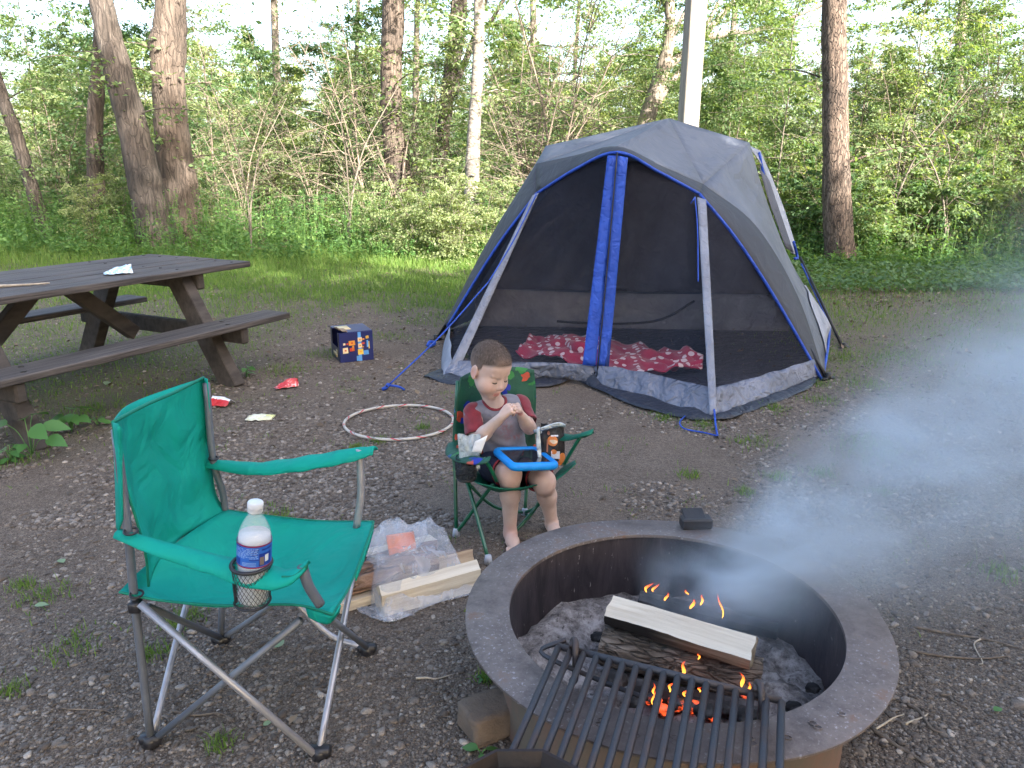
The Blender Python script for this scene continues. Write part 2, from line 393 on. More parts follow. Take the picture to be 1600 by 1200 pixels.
L_FRESH = leafmat('fresh_leaves', [(0, (.10, .175, .075)), (.4, (.165, .25, .115)), (.75, (.23, .31, .15)), (1, (.33, .39, .22))], .55)
L_DEEP = leafmat('deep_leaves', [(0, (.07, .135, .065)), (.5, (.105, .19, .085)), (1, (.15, .245, .11))], .5)
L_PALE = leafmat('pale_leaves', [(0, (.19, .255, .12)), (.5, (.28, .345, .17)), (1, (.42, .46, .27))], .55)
BARK_BROWN = None
def bark(name, c1, c2, c3, sc=9, st=(1, 1, .2), bs=.9, ck=.45):
    m, nt, b = newmat(name); v = coord(nt, 'Object', st)
    n1 = noisetex(nt, v, sc, 8, .65, .6)
    wv = nt.nodes.new('ShaderNodeVectorMath'); wv.operation = 'MULTIPLY_ADD'; dn = nt.nodes.new('ShaderNodeTexNoise'); dn.inputs['Scale'].default_value = sc*.6; nt.links.new(v, dn.inputs['Vector'])
    nt.links.new(dn.outputs[1], wv.inputs[0]); wv.inputs[1].default_value = (2.2/sc,)*3; nt.links.new(v, wv.inputs[2])
    vo = nt.nodes.new('ShaderNodeTexVoronoi'); vo.feature = 'DISTANCE_TO_EDGE'; vo.inputs['Scale'].default_value = sc*1.5; nt.links.new(wv.outputs[0], vo.inputs['Vector'])
    crack = ramp(nt, vo.outputs[0], [(0, (1-ck,)*3), (.12, (1, 1, 1))])
    base = mix(nt, tuple(x*.55 for x in c1), ramp(nt, n1, [(.30, c1), (.5, c2), (.72, c3)]), crack)
    big = ramp(nt, noisetex(nt, coord(nt), 1.1, 3), [(.35, (.65, .65, .65)), (.65, (1.2, 1.15, 1.1))])
    nt.links.new(mix(nt, base, big, 1.0, 'MULTIPLY'), b.inputs['Base Color']); b.inputs['Roughness'].default_value = .9
    p = bump(nt, None, crack, bs, .03, bump(nt, None, n1, bs, .03)); bump(nt, b, noisetex(nt, v, sc*4, 6), .5, .008, p); return m
BARK_DARK = bark('bark_dark', (.030, .025, .022), (.072, .060, .053), (.135, .118, .105))
BARK_BROWN = bark('bark_brown', (.038, .029, .024), (.092, .072, .060), (.165, .135, .115))
BARK_GREY = bark('bark_grey', (.10, .085, .07), (.20, .175, .15), (.30, .27, .24), 7, ck=.3)
BARK_PALE = bark('bark_pale', (.05, .043, .038), (.22, .20, .18), (.40, .375, .335), 7, (1, 1, 2.2), .6, .25)
TWIG = mat('twig_bark', (.20, .165, .13), (.10, .08, .065), .9, 12)
TWIG_PALE = mat('pale_twig_bark', (.19, .165, .135), (.10, .085, .07), .9, 12)

# ---- undergrowth: nettle-like stalks and leafy herbs (nobody could count them)
n = 5200; x = -13+NR.random(n)*27; edge = np.where(x < 1.2, 12.3-.05*x, 12.3-.22*np.clip(x-1.2, 0, 9)); y = edge+NR.random(n)**1.6*4.5-.2
k = (x < 1.5) | (x > 2.7) | (y > 12); x, y = x[k], y[k]; n = len(x)
hgt = (.35+.75*NR.random(n))*(.35+.65*sstep(-.2, 1.1, y-np.where(x < 1.2, 12.3-.05*x, 12.3-.22*np.clip(x-1.2, 0, 9))))*np.where(x > 1.5, .8, 1)
Pl, Dl, Sl = [], [], []; SV, SF, so = [], [], 0
for i in range(n):
    k = 6+int(14*hgt[i]); t = (np.arange(k)+.8)/k; a = NR.random()*6.3+np.arange(k)*2.4; ln = NR.normal(size=2)*.12*hgt[i]
    Pl.append(np.stack([x[i]+ln[0]*t**2, y[i]+ln[1]*t**2, gz(x[i], y[i])+hgt[i]*t], -1)); Dl.append(np.stack([np.cos(a), np.sin(a), .25+0*a], -1)); Sl.append((.05+.075*NR.random(k))*(1.15-.6*t))
    V = np.array([[x[i]-.004, y[i], 0], [x[i]+.004, y[i], 0], [x[i]+ln[0]+.002, y[i]+ln[1], hgt[i]], [x[i]+ln[0]-.002, y[i]+ln[1], hgt[i]]]); SV.append(V)
LV, LF = leaves(np.concatenate(Pl), np.concatenate(Dl), np.concatenate(Sl), .55, .45, .2)
SV = np.concatenate(SV); q = np.arange(n)*4; SF = np.concatenate([np.stack([q, q+1, q+2], -1), np.stack([q, q+2, q+3], -1)])
L_UNDER = leafmat('undergrowth_leaves', [(0, (.06, .145, .05)), (.45, (.10, .21, .065)), (.8, (.15, .27, .08)), (1, (.23, .32, .10))], .5)
tag(raw('undergrowth', np.concatenate([LV, SV]), np.concatenate([LF, SF+len(LV)]), L_UNDER), 'tall green weeds and herbs along the wood edge', None, None, 'stuff')
# low clover-like cover at the right edge of the clearing, with dead leaves in front of it
n = 9000; x = 2.7+NR.random(n)*7; y = 9.6-.10*x+NR.random(n)*2.6; z = gz(x, y)+.03+.10*NR.random(n)
a = NR.random(n)*6.3; LV, LF = leaves(np.stack([x, y, z], -1), np.stack([np.cos(a), np.sin(a), .1+0*a], -1), .04+.05*NR.random(n), .7, .3, 0)
tag(raw('ground_cover', LV, LF, L_DEEP), 'low leafy ground cover right of the tent', None, None, 'stuff')
n = 9200; x = np.concatenate([2.6+NR.random(2600)*6, (NR.random(n-2600)*2-1)*6]); y = np.concatenate([8.7-.10*x[:2600]+NR.random(2600)*1.5, 1.4+NR.random(n-2600)**.7*11])
k = (np.hypot(x-.445, y-1.89) > .62) & (NR.random(n) < np.where(np.arange(n) < 2600, 1, .14+.45*sstep(3.5, 6, y))); x, y = x[k], y[k]; n = len(x); a = NR.random(n)*6.3
LV, LF = leaves(np.stack([x, y, gz(x, y)+.008+.02*NR.random(n)], -1), np.stack([np.cos(a), np.sin(a), .15+0*a], -1), .015+.045*NR.random(n)**1.5, .6, .35, 0)
L_DEAD = leafmat('dead_leaves', [(0, (.06, .042, .03)), (.5, (.13, .095, .065)), (.85, (.22, .17, .12)), (1, (.36, .32, .24))], .1, .7)
tag(raw('leaf_litter', LV, LF, L_DEAD), 'scattered brown dead leaves and scraps on the dirt', None, None, 'stuff')

# ---- generated saplings / bushes: woody mesh + leaf mesh, shared by the copies
def sapling_mesh(seed, h, nbr, spread, leaf, per, flat=.35, lo=.12, stems=1, rad=.014, vert=.25, jit=.10):
    global NR
    NR = np.random.default_rng(seed); mb = MB(); P, D, S = [], [], []
    for s_ in range(stems):
        a0 = NR.random()*6.3; lean = (.10 if stems == 1 else .35)*h
        q = [np.array([0, 0, -.05])]; pos = np.array([0, 0, 0.])
        hs = h*(1 if s_ == 0 else .6+.35*NR.random())
        for k in range(1, 7):
            t = k/6; q.append(np.array([math.cos(a0)*lean*t*t+NR.normal()*.03*h*.3, math.sin(a0)*lean*t*t+NR.normal()*.03*h*.3, hs*t]))
        q = spline(q, 14); mb.tube(q, np.linspace(rad*(1.0 if s_ == 0 else .7), rad*.2, 15), 6)
        for k in range(max(2, nbr//stems)):
            t = lo+(1-lo)*(k+NR.random())/(nbr/stems); t = min(t, .99); o = q[int(t*14)]; a = NR.random()*6.3; L = spread*(1.05-.65*t)*(.6+.6*NR.random())
            d = np.array([math.cos(a), math.sin(a), vert+.3*NR.normal()]); pts = [o]
            for j in range(1, 5): d = nrm(d+np.array([0, 0, -.07])+NR.normal(size=3)*.13); pts.append(pts[-1]+d*L/4)
            pts = np.array(pts); mb.tube(pts, np.linspace(rad*.42*(1.1-t*.6), rad*.10, 5), 4, cap=False)
            for tw in range(4):
                tt = .3+.7*NR.random(); b0 = pts[int(tt*4)] if tt < 1 else pts[-1]; dd = nrm(d+NR.normal(size=3)*np.array([.8, .8, .25])); e = b0+dd*L*(.18+.25*NR.random())
                mb.tube([b0, (b0+e)/2+NR.normal(size=3)*.01, e], [rad*.14, rad*.06], 3, cap=False)
                m_ = max(1, per//5); f = NR.random(m_)[:, None]; P.append(b0*(1-f)+e*f+NR.normal(size=(m_, 3))*np.array([jit, jit, jit*.35])*L); D.append(np.tile(dd, (m_, 1)))
            m_ = per-4*(per//5); m_ = max(m_, 1); f = .25+.75*NR.random(m_); ip = np.stack([np.interp(f*4, range(5), pts[:, c]) for c in range(3)], -1)
            P.append(ip+NR.normal(size=(m_, 3))*np.array([jit, jit, jit*.35])*L); D.append(np.tile(d, (m_, 1)))
    P, D = np.concatenate(P), np.concatenate(D); S = leaf*(.6+.8*NR.random(len(P)))
    LV, LF = leaves(P, D, S, .5, flat, .2); return mb, LV, LF
def sapling_proto(name, label, cat, group, seed, wood, leafm, part, **kw):
    mb, LV, LF = sapling_mesh(seed, **kw); r = thing(name, label, cat, (0, 0, 0), 0, group)
    mb.build('stem', wood, r, world=False, fixn=False); raw('foliage', LV, LF, leafm, r); return r
def place(proto, x, y, rz, sc, label=None, group=None, first={}):
    k = proto.name
    o = proto if k not in first else copy_tree(proto); first[k] = 1
    o.location = (x, y, float(gz(x, y))-.02); o.rotation_euler = (0, 0, rz); o.scale = (sc, sc, sc*(.9+.25*R.random()))
    if label: o['label'] = label
    if group: o['group'] = group
    return o
GS = 'leafy saplings in the wood'
PR = [sapling_proto('sapling', 'x', 'sapling', GS, 101, TWIG, L_FRESH, 'f', h=4.2, nbr=38, spread=1.35, leaf=.066, per=92),
      sapling_proto('sapling', 'x', 'sapling', GS, 102, TWIG_PALE, L_FRESH, 'f', h=5.2, nbr=44, spread=1.6, leaf=.062, per=86),
      sapling_proto('sapling', 'x', 'sapling', GS, 103, TWIG, L_DEEP, 'f', h=3.6, nbr=38, spread=1.3, leaf=.07, per=88),
      sapling_proto('sapling', 'x', 'sapling', GS, 104, TWIG_PALE, L_PALE, 'f', h=4.6, nbr=42, spread=1.5, leaf=.06, per=76)]
BU = [sapling_proto('bush', 'x', 'bush', GS, 111, TWIG, L_FRESH, 'f', h=1.9, nbr=50, spread=.95, leaf=.068, per=80, stems=5, lo=.05, rad=.012),
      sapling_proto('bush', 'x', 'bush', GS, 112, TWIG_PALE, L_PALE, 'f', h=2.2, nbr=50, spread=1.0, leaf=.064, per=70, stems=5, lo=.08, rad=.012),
      sapling_proto('bush', 'x', 'bush', GS, 113, TWIG, L_DEEP, 'f', h=1.7, nbr=50, spread=.95, leaf=.07, per=80, stems=5, lo=.05, rad=.012)]
BARE = sapling_proto('bare_sapling', 'x', 'sapling', GS, 121, TWIG_PALE, L_PALE, 'f', h=2.7, nbr=15, spread=.95, leaf=.06, per=8, rad=.026, vert=.95, stems=2)
TWG = sapling_proto('twiggy_sapling', 'x', 'sapling', GS, 122, TWIG, L_FRESH, 'f', h=3.8, nbr=56, spread=1.4, leaf=.05, per=14, rad=.024, vert=.55, stems=4, jit=.05)
lab = {'L': ('leafy young tree in the wood behind the picnic table', 'young trees behind the picnic table'),
       'M': ('leafy young tree in the wood left of the tent, beyond the cardboard box', 'young trees left of the tent'),
       'T': ('leafy young tree in the wood directly behind the tent and post', 'young trees behind the tent'),
       'R': ('leafy young tree in the wood right of the tent, round the rough brown trunk', 'young trees right of the tent')}
labb = {k: (a.replace('young tree', 'bush'), g.replace('young trees', 'bushes')) for k, (a, g) in lab.items()}
def zone(x, y):
    u = 800+1200*x/(y*.96+.4); return 'L' if u < 420 else 'M' if u < 760 else 'T' if u < 1230 else 'R'
def scatter(n, x0, x1, y0, y1, protos, s0, s1, table, yf=lambda x: 0):
    for i in range(n):
        for _ in range(20):
            x = R.uniform(x0, x1); y = R.uniform(y0, y1)+yf(x); u = 800+1200*x/(y*.96+.4)
            if -250 < u < 1850: break
        l, g = table[zone(x, y)]
        place(R.choice(protos), x, y, R.uniform(0, 6.3), R.uniform(s0, s1), l, g)
redge = lambda x: 0 if x < 1.2 else -.20*min(9, x-1.2)
# ---- the wood: scattered young trees and bushes
scatter(36, -12, 12, 13.4, 17.5, BU, .55, .95, labb, redge)
scatter(46, -14, 14, 15.0, 21, PR, .7, 1.15, lab, redge)
scatter(20, 3.6, 11, 14.2, 17.5, [PR[0], PR[1], PR[2], PR[0]], .75, 1.2, lab, redge)
scatter(14, 3.2, 10.5, 13.4, 15.0, [BU[0], BU[2]], .7, 1.1, labb, redge)
scatter(40, -24, 24, 21, 34, PR, 1.0, 1.6, lab)
scatter(50, -24, 24, 18, 34, BU, 1.0, 1.7, labb)
labt = {k: (a.replace('leafy young tree', 'twiggy half-bare sapling'), g.replace('young trees', 'twiggy saplings')) for k, (a, g) in lab.items()}
scatter(10, -12, -4, 15.5, 20, [TWG], .8, 1.2, labt, redge); scatter(26, -3.5, 12, 13.8, 19, [TWG], .8, 1.3, labt, redge)
scatter(26, -13, 13, 16.5, 23, PR, 1.15, 1.6, lab, redge)
# bright ivy-leaved bushes beside the tent, in the sun patch
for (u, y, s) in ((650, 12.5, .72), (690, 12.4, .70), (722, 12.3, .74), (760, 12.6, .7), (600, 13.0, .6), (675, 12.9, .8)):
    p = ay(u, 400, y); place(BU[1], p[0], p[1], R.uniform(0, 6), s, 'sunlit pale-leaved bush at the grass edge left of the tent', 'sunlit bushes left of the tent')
for (u, y, s, l) in ((545, 13.6, 1.0, 'pale bare-branched sapling standing in weeds beyond the cardboard box'), (392, 13.8, .85, 'thin crooked pale sapling just behind the picnic table corner'),
                     (1380, 12.6, .95, 'small pale bare sapling just right of the rough brown trunk'), (1480, 12.2, .9, 'bare-branched sapling in weeds at the far right wood edge')):
    p = ay(u, 380, y); o = place(BARE, p[0], p[1], R.uniform(0, 6.3), s, l); 
    if 'group' in o: del o['group']

# ---- big trunks.  path: list of (u, v, width px) seen at distance y, carried down to the ground and up to the crown
def big_tree(name, label, cat, y, path, bk, leafm, top=9.5, forks=(), flare=1.25, crown=900, leaf=.16, seed=1, sprays=5, group=None):
    global NR
    NR = np.random.default_rng(seed); rr = random.Random(seed)
    pts = []; rad = []
    for (u, v, wpx) in path:
        p = ay(u, v, y); dep = y*math.cos(PITCH)+(H-p[2])*math.sin(PITCH); pts.append(p); rad.append(wpx/2*dep/FPX)
    b0 = pts[-1]+(pts[-1]-pts[-2])*((0-pts[-1][2])/(pts[-1][2]-pts[-2][2])); g0 = float(gz(b0[0], b0[1]))
    pts = pts+[np.array([b0[0], b0[1], g0-.08])]; rad = rad+[rad[-1]*flare]
    d = nrm(pts[0]-pts[1]); d = nrm(d+np.array([0, 0, .6])); pts = [pts[0]+d*(top-pts[0][2])/d[2], pts[0]+d*(top-pts[0][2])/d[2]*.5]+pts
    rad = [rad[0]*.35, rad[0]*.75]+rad
    loc = pts[-1]; r = thing(name, label, cat, (loc[0], loc[1], g0), 0, group)
    sp = spline(pts, 60); ra = np.interp(np.linspace(0, 1, 61), np.linspace(0, 1, len(rad)), rad); mb = MB()
    mb.tube(sp, ra, 20)
    V = mb.V[-1]                                    # irregular section: lobes and lumps
    for i in range(61):
        for j in range(20):
            q = V[i*20+j]; c = sp[i]; V[i*20+j] = c+(q-c)*(1+.10*n3((q[0]*1.0, q[1]*1.0, q[2]*.7), 2.2/max(.15, ra[i]*3), seed)+.05*n3(q, 9, seed)+(.12*math.cos(5*j/20*6.283+seed)*max(0, 1-(q[2]-g0)/.8)))
    for (u0, v0, u1, v1, w0, w1) in forks:
        a, b_ = ay(u0, v0, y), ay(u1, v1, y+.3); dd = nrm(b_-a); e = b_+(dd+np.array([0, 0, .2]))*2.0
        mb.tube(spline([a, lerp(a, b_, .5)+NR.normal(size=3)*.03, b_, e], 14), np.linspace(w0/2*y/FPX, w1/2*y/FPX*.6, 15), 9)
    P, D = [], []
    for k in range(13):                                       # limbs up to the crown
        t = rr.uniform(.02, .42); o = sp[int(t*60)]
        if o[2] < 4.6: continue
        a = rr.uniform(0, 6.3); L = rr.uniform(1.6, 3.2); e = o+np.array([math.cos(a)*L, math.sin(a)*L, L*rr.uniform(.2, .7)])
        mb.tube(spline([o, lerp(o, e, .5)+np.array([0, 0, .15]), e], 8), np.linspace(ra[int(t*60)]*.4, .012, 9), 6)
        m_ = crown//10; f = NR.random(m_)[:, None]; P.append(o*(1-f)+e*f+NR.normal(size=(m_, 3))*.55); D.append(NR.normal(size=(m_, 3)))
    for k in range(sprays):                                   # low leafy sprays along the trunk
        t = rr.uniform(.35, .8); o = sp[int(t*60)]; a = rr.uniform(0, 6.3); L = rr.uniform(.7, 1.5); e = o+np.array([math.cos(a)*L, math.sin(a)*L, L*rr.uniform(-.1, .35)])
        mb.tube(spline([o, lerp(o, e, .5)+np.array([0, 0, .1]), e], 8), np.linspace(.018, .004, 9), 5)
        m_ = 110; f = (.2+.8*NR.random(m_))[:, None]; P.append(o*(1-f)+e*f+NR.normal(size=(m_, 3))*np.array([.2, .2, .08])); D.append(np.tile(nrm(e-o), (m_, 1)))
    mb.build('trunk', bk, r, fixn=False)
    P, D = np.concatenate(P), np.concatenate(D); S = np.where(P[:, 2] > 5, leaf, .09)*(.6+.8*NR.random(len(P)))
    LV, LF = leaves(P-np.array(r.location), D, S, .55, .6, .2); raw('crown', LV, LF, leafm, r); return r
big_tree('leaning_tree', 'slim dark trunk leaning left at the left edge behind the table', 'tree', 15, [(0, 140, 18), (22, 200, 19), (46, 280, 20)], BARK_DARK, L_FRESH, 7.5, seed=3, crown=500)
big_tree('tree', 'slim brown trunk just left of the thick leaning trunk', 'tree', 15.2, [(160, 0, 20), (153, 120, 22), (148, 200, 24), (150, 300, 26)], BARK_BROWN, L_FRESH, 8.5, seed=4)
big_tree('leaning_tree', 'thick grey-brown trunk leaning left, behind the picnic table', 'tree', 14, [(158, 0, 36), (184, 110, 42), (205, 190, 44), (228, 290, 52)], BARK_DARK, L_FRESH, 10, seed=5)
big_tree('tree', 'thickest trunk, bulging and knotty, behind the picnic table', 'tree', 15, [(268, 0, 46), (262, 70, 56), (264, 130, 48), (270, 220, 52), (279, 300, 62)], BARK_BROWN, L_FRESH, 11, seed=6)
big_tree('tree', 'thick brown trunk with patchy pale bark beyond the cardboard box', 'tree', 16, [(615, 0, 36), (611, 110, 33), (613, 200, 33), (626, 290, 42)], BARK_BROWN, L_FRESH, 10.5, seed=7)
big_tree('tree', 'dark forked trunk just left of the white-barked tree', 'tree', 17.5, [(718, 0, 26), (706, 110, 26), (698, 160, 22), (684, 300, 20)], BARK_DARK, L_FRESH, 10, forks=((706, 150, 735, 75, 16, 9), (735, 75, 775, 20, 10, 6)), seed=8)
big_tree('birch_tree', 'slim straight white-barked tree in sun left of the tent', 'tree', 14, [(749, 0, 17), (746, 110, 18), (741, 200, 20), (736, 330, 25)], BARK_PALE, L_FRESH, 9.5, seed=9, flare=1.1)
big_tree('crooked_tree', 'crooked grey tree with arching boughs behind the wooden post', 'tree', 18, [(1046, 0, 15), (1047, 50, 17), (1036, 105, 22), (1010, 190, 26)], BARK_GREY, L_FRESH, 8, forks=((1036, 110, 1095, 60, 14, 11), (1095, 60, 1190, 45, 11, 6), (1046, 60, 1062, 35, 10, 7), (1020, 170, 1075, 90, 12, 7)), seed=10)
big_tree('pine_tree', 'straight rough brown trunk standing right of the tent', 'tree', 11.8, [(1303, 0, 37), (1305, 130, 38), (1306, 260, 40), (1311, 395, 46)], bark('bark_plates', (.042, .032, .026), (.135, .10, .08), (.24, .19, .155), 17, (1, 1, .25), 1.0, .6), L_FRESH, 11, seed=12, sprays=2)
for i, (u0, u1, w0, y, l) in enumerate(((428, 436, 11, 22, 'thin grey trunk far back between the thickest trunk and the box'), (652, 648, 9, 20, 'thin brown trunk close right of the thick patchy trunk'),
        (833, 836, 10, 22, 'thin pale trunk deep in the wood left of the post'), (1150, 1128, 9, 20, 'thin grey trunk in the thicket right of the wooden post'),
        (1506, 1488, 14, 18, 'pale trunk half hidden by leaves at the far right'), (905, 890, 6, 24, 'very thin bare trunk against white sky left of the post'), (560, 552, 6, 21, 'very thin trunk in the gap left of the thick patchy trunk'))):
    big_tree('slim_tree', l, 'tree', y, [(u0, 0, w0), ((u0+u1)/2, 120, w0*1.1), (u1, 280, w0*1.3)], BARK_GREY, L_FRESH, 8.5, seed=20+i, crown=500, sprays=6)
# ---- far wood in the sun
FT = []
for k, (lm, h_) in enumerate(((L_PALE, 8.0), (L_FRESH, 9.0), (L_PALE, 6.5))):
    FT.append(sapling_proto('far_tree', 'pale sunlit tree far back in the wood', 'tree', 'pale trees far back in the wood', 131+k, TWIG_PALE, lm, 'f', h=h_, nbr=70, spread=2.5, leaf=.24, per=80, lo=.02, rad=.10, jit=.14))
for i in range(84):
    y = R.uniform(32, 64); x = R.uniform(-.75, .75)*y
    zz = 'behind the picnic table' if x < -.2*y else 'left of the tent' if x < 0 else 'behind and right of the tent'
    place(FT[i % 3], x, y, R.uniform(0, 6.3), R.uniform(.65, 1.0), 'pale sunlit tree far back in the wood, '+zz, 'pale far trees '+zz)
# ---- tall trees behind and right of the photographer: the wood that shades the campsite
def shade_tree(i, x, y, h, r_):
    global NR
    NR = np.random.default_rng(300+i); t = thing('shade_tree', 'unseen tall leafy tree behind the photographer shading the campsite', 'tree', (x, y, 0), 0, 'trees behind the photographer')
    mb = MB(); sp = spline([(0, 0, -.1), (.1, .1, h*.3), (-.1, .1, h*.65), (0, 0, h)], 16); mb.tube(sp, np.linspace(.24, .04, 17), 10)
    m_ = 2600; d = NR.normal(size=(m_, 3)); d /= np.linalg.norm(d, axis=1)[:, None]; q = d*(NR.random(m_)**.4)[:, None]*np.array([r_, r_, h*.42]); q[:, 2] += h*.57
    for k in range(9): 
        e = q[k]; o = sp[int(np.clip((e[2]-1)/h*16, 2, 15))]; mb.tube([o, lerp(o, e, .6)+np.array([0, 0, .2]), e], [.06, .015], 6)
    mb.build('trunk', BARK_DARK, t, world=False, fixn=False)
    LV, LF = leaves(q, NR.normal(size=(m_, 3)), .34+.3*NR.random(m_), .7, 1.0, .1); raw('crown', LV, LF, L_DEEP, t)
L0 = np.array([12.6, -7.8]); DL = np.array([.8, .6]); SH = np.array([.6, -.8])
for i, (pp, off, h) in enumerate(((-17, 0, 15), (-13.5, 2, 16), (-10, -1, 15.5), (-7, 1.5, 16), (-4.2, 0, 20), (-2.4, 1.0, 19), (-9, -6, 12), (-5.5, -5, 11), (-2.5, -4.5, 9), (.4, -1.5, 10.9), (-1.2, -1.5, 10.6), (1.7, -2.5, 10.4), (2.6, .5, 11.3), (5.2, -.3, 11.4), (7.8, .6, 11.0), (10.6, 0, 11.5), (13.6, .8, 11), (0.8, -5.5, 8.2), (4, -5.2, 8.6), (9.0, -5, 8.5))):  # unseen; a few trees added to block sun patches on the tent's inner wall
    p = L0+DL*pp+SH*off; shade_tree(i, p[0], p[1], h, 2.6 if h > 14 else 2.0)
# ================================================================ PICNIC TABLE (local frame: x along the table, y across)
WOOD = mat('weathered_plank', (.100, .086, .079), (.034, .028, .026), .75, 10, (.22, 7, 7), .6, .004, 22, lo=.38, hi=.60)
WOOD_END = mat('weathered_frame_wood', (.072, .060, .053), (.034, .028, .025), .8, 5, (1.2, 4, 3), .5, .004, 16)
BOLT = mat('bolt_steel', (.06, .055, .05), None, .5, 30, metal=.8)
FT_ = np.array([-1.99, 5.23]); tdir = nrm([.454, .891]); tp = np.array([tdir[1], -tdir[0]])
cen = FT_+tdir*(-.705)+tp*(-.77)
tab = thing('picnic_table', 'dark weathered wooden picnic table with attached benches at the left of the clearing', 'picnic table', (cen[0], cen[1], 0), math.atan2(tdir[1], tdir[0]))
TOPZ = .80
mb = MB()
for i in range(6):
    wd = 1.10/6; y_ = -.55+wd*(i+.5)
    mb.box((R.uniform(-.006, .006), y_, TOPZ-.021+R.uniform(-.002, .002)), (2.42, wd-.009, .042), bev=.005)
top = mb.build('tabletop', WOOD, tab, world=False, smooth=False)
mb = MB()
for x in (-1.1, -.63, .63, 1.1):
    for i in range(6): mb.lathe([(0, .003), (.009, .003), (.011, 0), (.011, -.002)], (x, -.55+1.1/6*(i+.5)+R.uniform(-.03, .03), TOPZ+.001), 8)
mb.build('bolt_heads', BOLT, top, world=False)
for s in (-1, 1):
    mb = MB(); mb.box((0, s*.775, .42), (2.42, .25, .042), bev=.006)
    bn = mb.build('bench', WOOD, tab, world=False, smooth=False); mb = MB()
    for x in (-.70, .70):
        for d in (-.06, .06): mb.lathe([(0, .004), (.014, .004), (.016, 0), (.016, -.002)], (x+d*.5, s*.775+d, .442), 10)
    mb.build('bolt_heads', BOLT, bn, world=False)
for x in (-.705, .705):
    for s in (-1, 1):
        mb = MB(); mb.bar((x, s*.80, -.03), (x, s*.34, TOPZ-.045), .09, .15, up=(0, 1, .6), bev=.006); mb.build('leg', WOOD_END, tab, world=False, smooth=False)
    for nm, z, hl, xx in (('bench_beam', .345, .88, .078), ('top_beam', .70, .50, .078)):
        mb = MB(); sx = xx if x > 0 else -xx
        for q in ([(x+sx*1.0+R.uniform(-.001, .001))]):
            mb.bar((q, -hl, z), (q, hl, z), .062, .115, bev=.012)
        mb.build(nm, WOOD_END, tab, world=False, smooth=False)
    mb = MB(); sg = -1 if x > 0 else 1
    mb.bar((x+sg*.14, 0, .32), (x+sg*.60, 0, TOPZ-.07), .075, .10, bev=.006); mb.build('brace', WOOD_END, tab, world=False, smooth=False)

# ================================================================ LITTER
def foil(name, cols, spec=.6):
    m, nt, b = newmat(name); v = coord(nt)
    nt.links.new(ramp(nt, noisetex(nt, v, 30, 3, .5, 1.2), cols), b.inputs['Base Color']); b.inputs['Roughness'].default_value = .3
    b.inputs['Specular IOR Level'].default_value = spec; bump(nt, b, noisetex(nt, v, 70, 4, .6, 1.5), .6, .006); return m
def wrapper(name, label, c, L, Wd, rz, mats, up=.02, tent=0.0, split=None, seed=0):
    t = thing(name, label, 'wrapper', c, rz); mb = MB(); n = 14; G = np.zeros((n+1, n+1, 3)); mi = []
    for i in range(n+1):
        for j in range(n+1):
            u, v = i/n-.5, j/n-.5; p = 16*(.25-u*u)*(.25-v*v)
            z = .004+up*p*(.7+.6*n3((u, v, seed), 4))+.012*abs(n3((u*2.2, v*2.2, seed+.5), 3))+tent*max(0, 1-abs(v)*2.2)*(u+.5)
            G[i, j] = (L*u+.006*n3((u, v, 1), 5, seed), Wd*v*(1-.12*abs(u))+.006*n3((v, u, 2), 5, seed), z)
    mb.grid(G); o = mb.build('wrapper_film', mats, t, world=False)
    md = o.modifiers.new('solid', 'SOLIDIFY'); md.thickness = .0015
    if len(mats) > 1:
        for p_ in o.data.polygons: p_.material_index = 1 if split(p_.center) else 0
    return t
p = at(185, 428, TOPZ)
wrapper('snack_wrapper', 'white and light blue crumpled wrapper lying on the picnic table', (p[0], p[1], TOPZ+.002), .17, .11, .5, [foil('white_blue_foil', [(.35, (.75, .78, .82)), (.5, (.20, .45, .70)), (.62, (.80, .82, .85))])], .02, .05, seed=3)
p = at(340, 632); wrapper('snack_wrapper', 'white and red wrapper on dirt beside the green chair back', (p[0], p[1], .003), .19, .12, -.2, [foil('white_red_foil', [(.3, (.75, .75, .77)), (.6, (.60, .64, .72))]), foil('red_foil', [(.3, (.55, .03, .03)), (.7, (.38, .015, .02))])], .035, .03, lambda q: q[1] < -.015, 5)
p = at(448, 606); wrapper('snack_wrapper', 'red crumpled wrapper on dirt near the picnic table leg', (p[0], p[1], .003), .16, .07, .55, [foil('red_white_foil', [(.35, (.42, .02, .025)), (.55, (.55, .05, .06)), (.66, (.7, .6, .6))])], .03, .05, seed=8)
p = at(407, 655); wrapper('snack_wrapper', 'pale yellow and white wrapper on dirt behind the green chair', (p[0], p[1], .003), .16, .105, .05, [foil('silver_yellow_foil', [(.35, (.75, .75, .66)), (.55, (.62, .60, .40))]), foil('yellow_foil', [(.3, (.62, .58, .10)), (.7, (.72, .70, .38))])], .022, 0, lambda q: q[0] > .03 and q[1] > -.01, 13)
# twig on the table, sticks on the ground
STICK = mat('dry_stick', (.16, .13, .105), (.08, .065, .055), .9, 30); STICKP = mat('pale_stick', (.40, .35, .28), (.25, .21, .17), .9, 30)
def stick(label, a, b, r=.004, m=None, bend=.02, z=.006, group=None):
    a = at(*a, z=0) if len(a) == 2 else np.asarray(a); b = at(*b, z=0) if len(b) == 2 else np.asarray(b); loc = (a+b)/2
    t = MB(); q = [a, lerp(a, b, .3)+NR.normal(size=3)*bend*np.array([1, 1, .1]), lerp(a, b, .7)+NR.normal(size=3)*bend*np.array([1, 1, .1]), b]
    pts = spline(q, 12)
    if a[2] < .1: pts[:, 2] = gz(pts[:, 0], pts[:, 1])+z
    t.tube(pts-loc, np.linspace(r, r*.5, 13), 6); o = t.build('stick', m or STICK, None); o.location = tuple(loc); tag(o, label, 'stick', group)
a, b = at(-5, 447, TOPZ+.008), at(78, 442, TOPZ+.008)
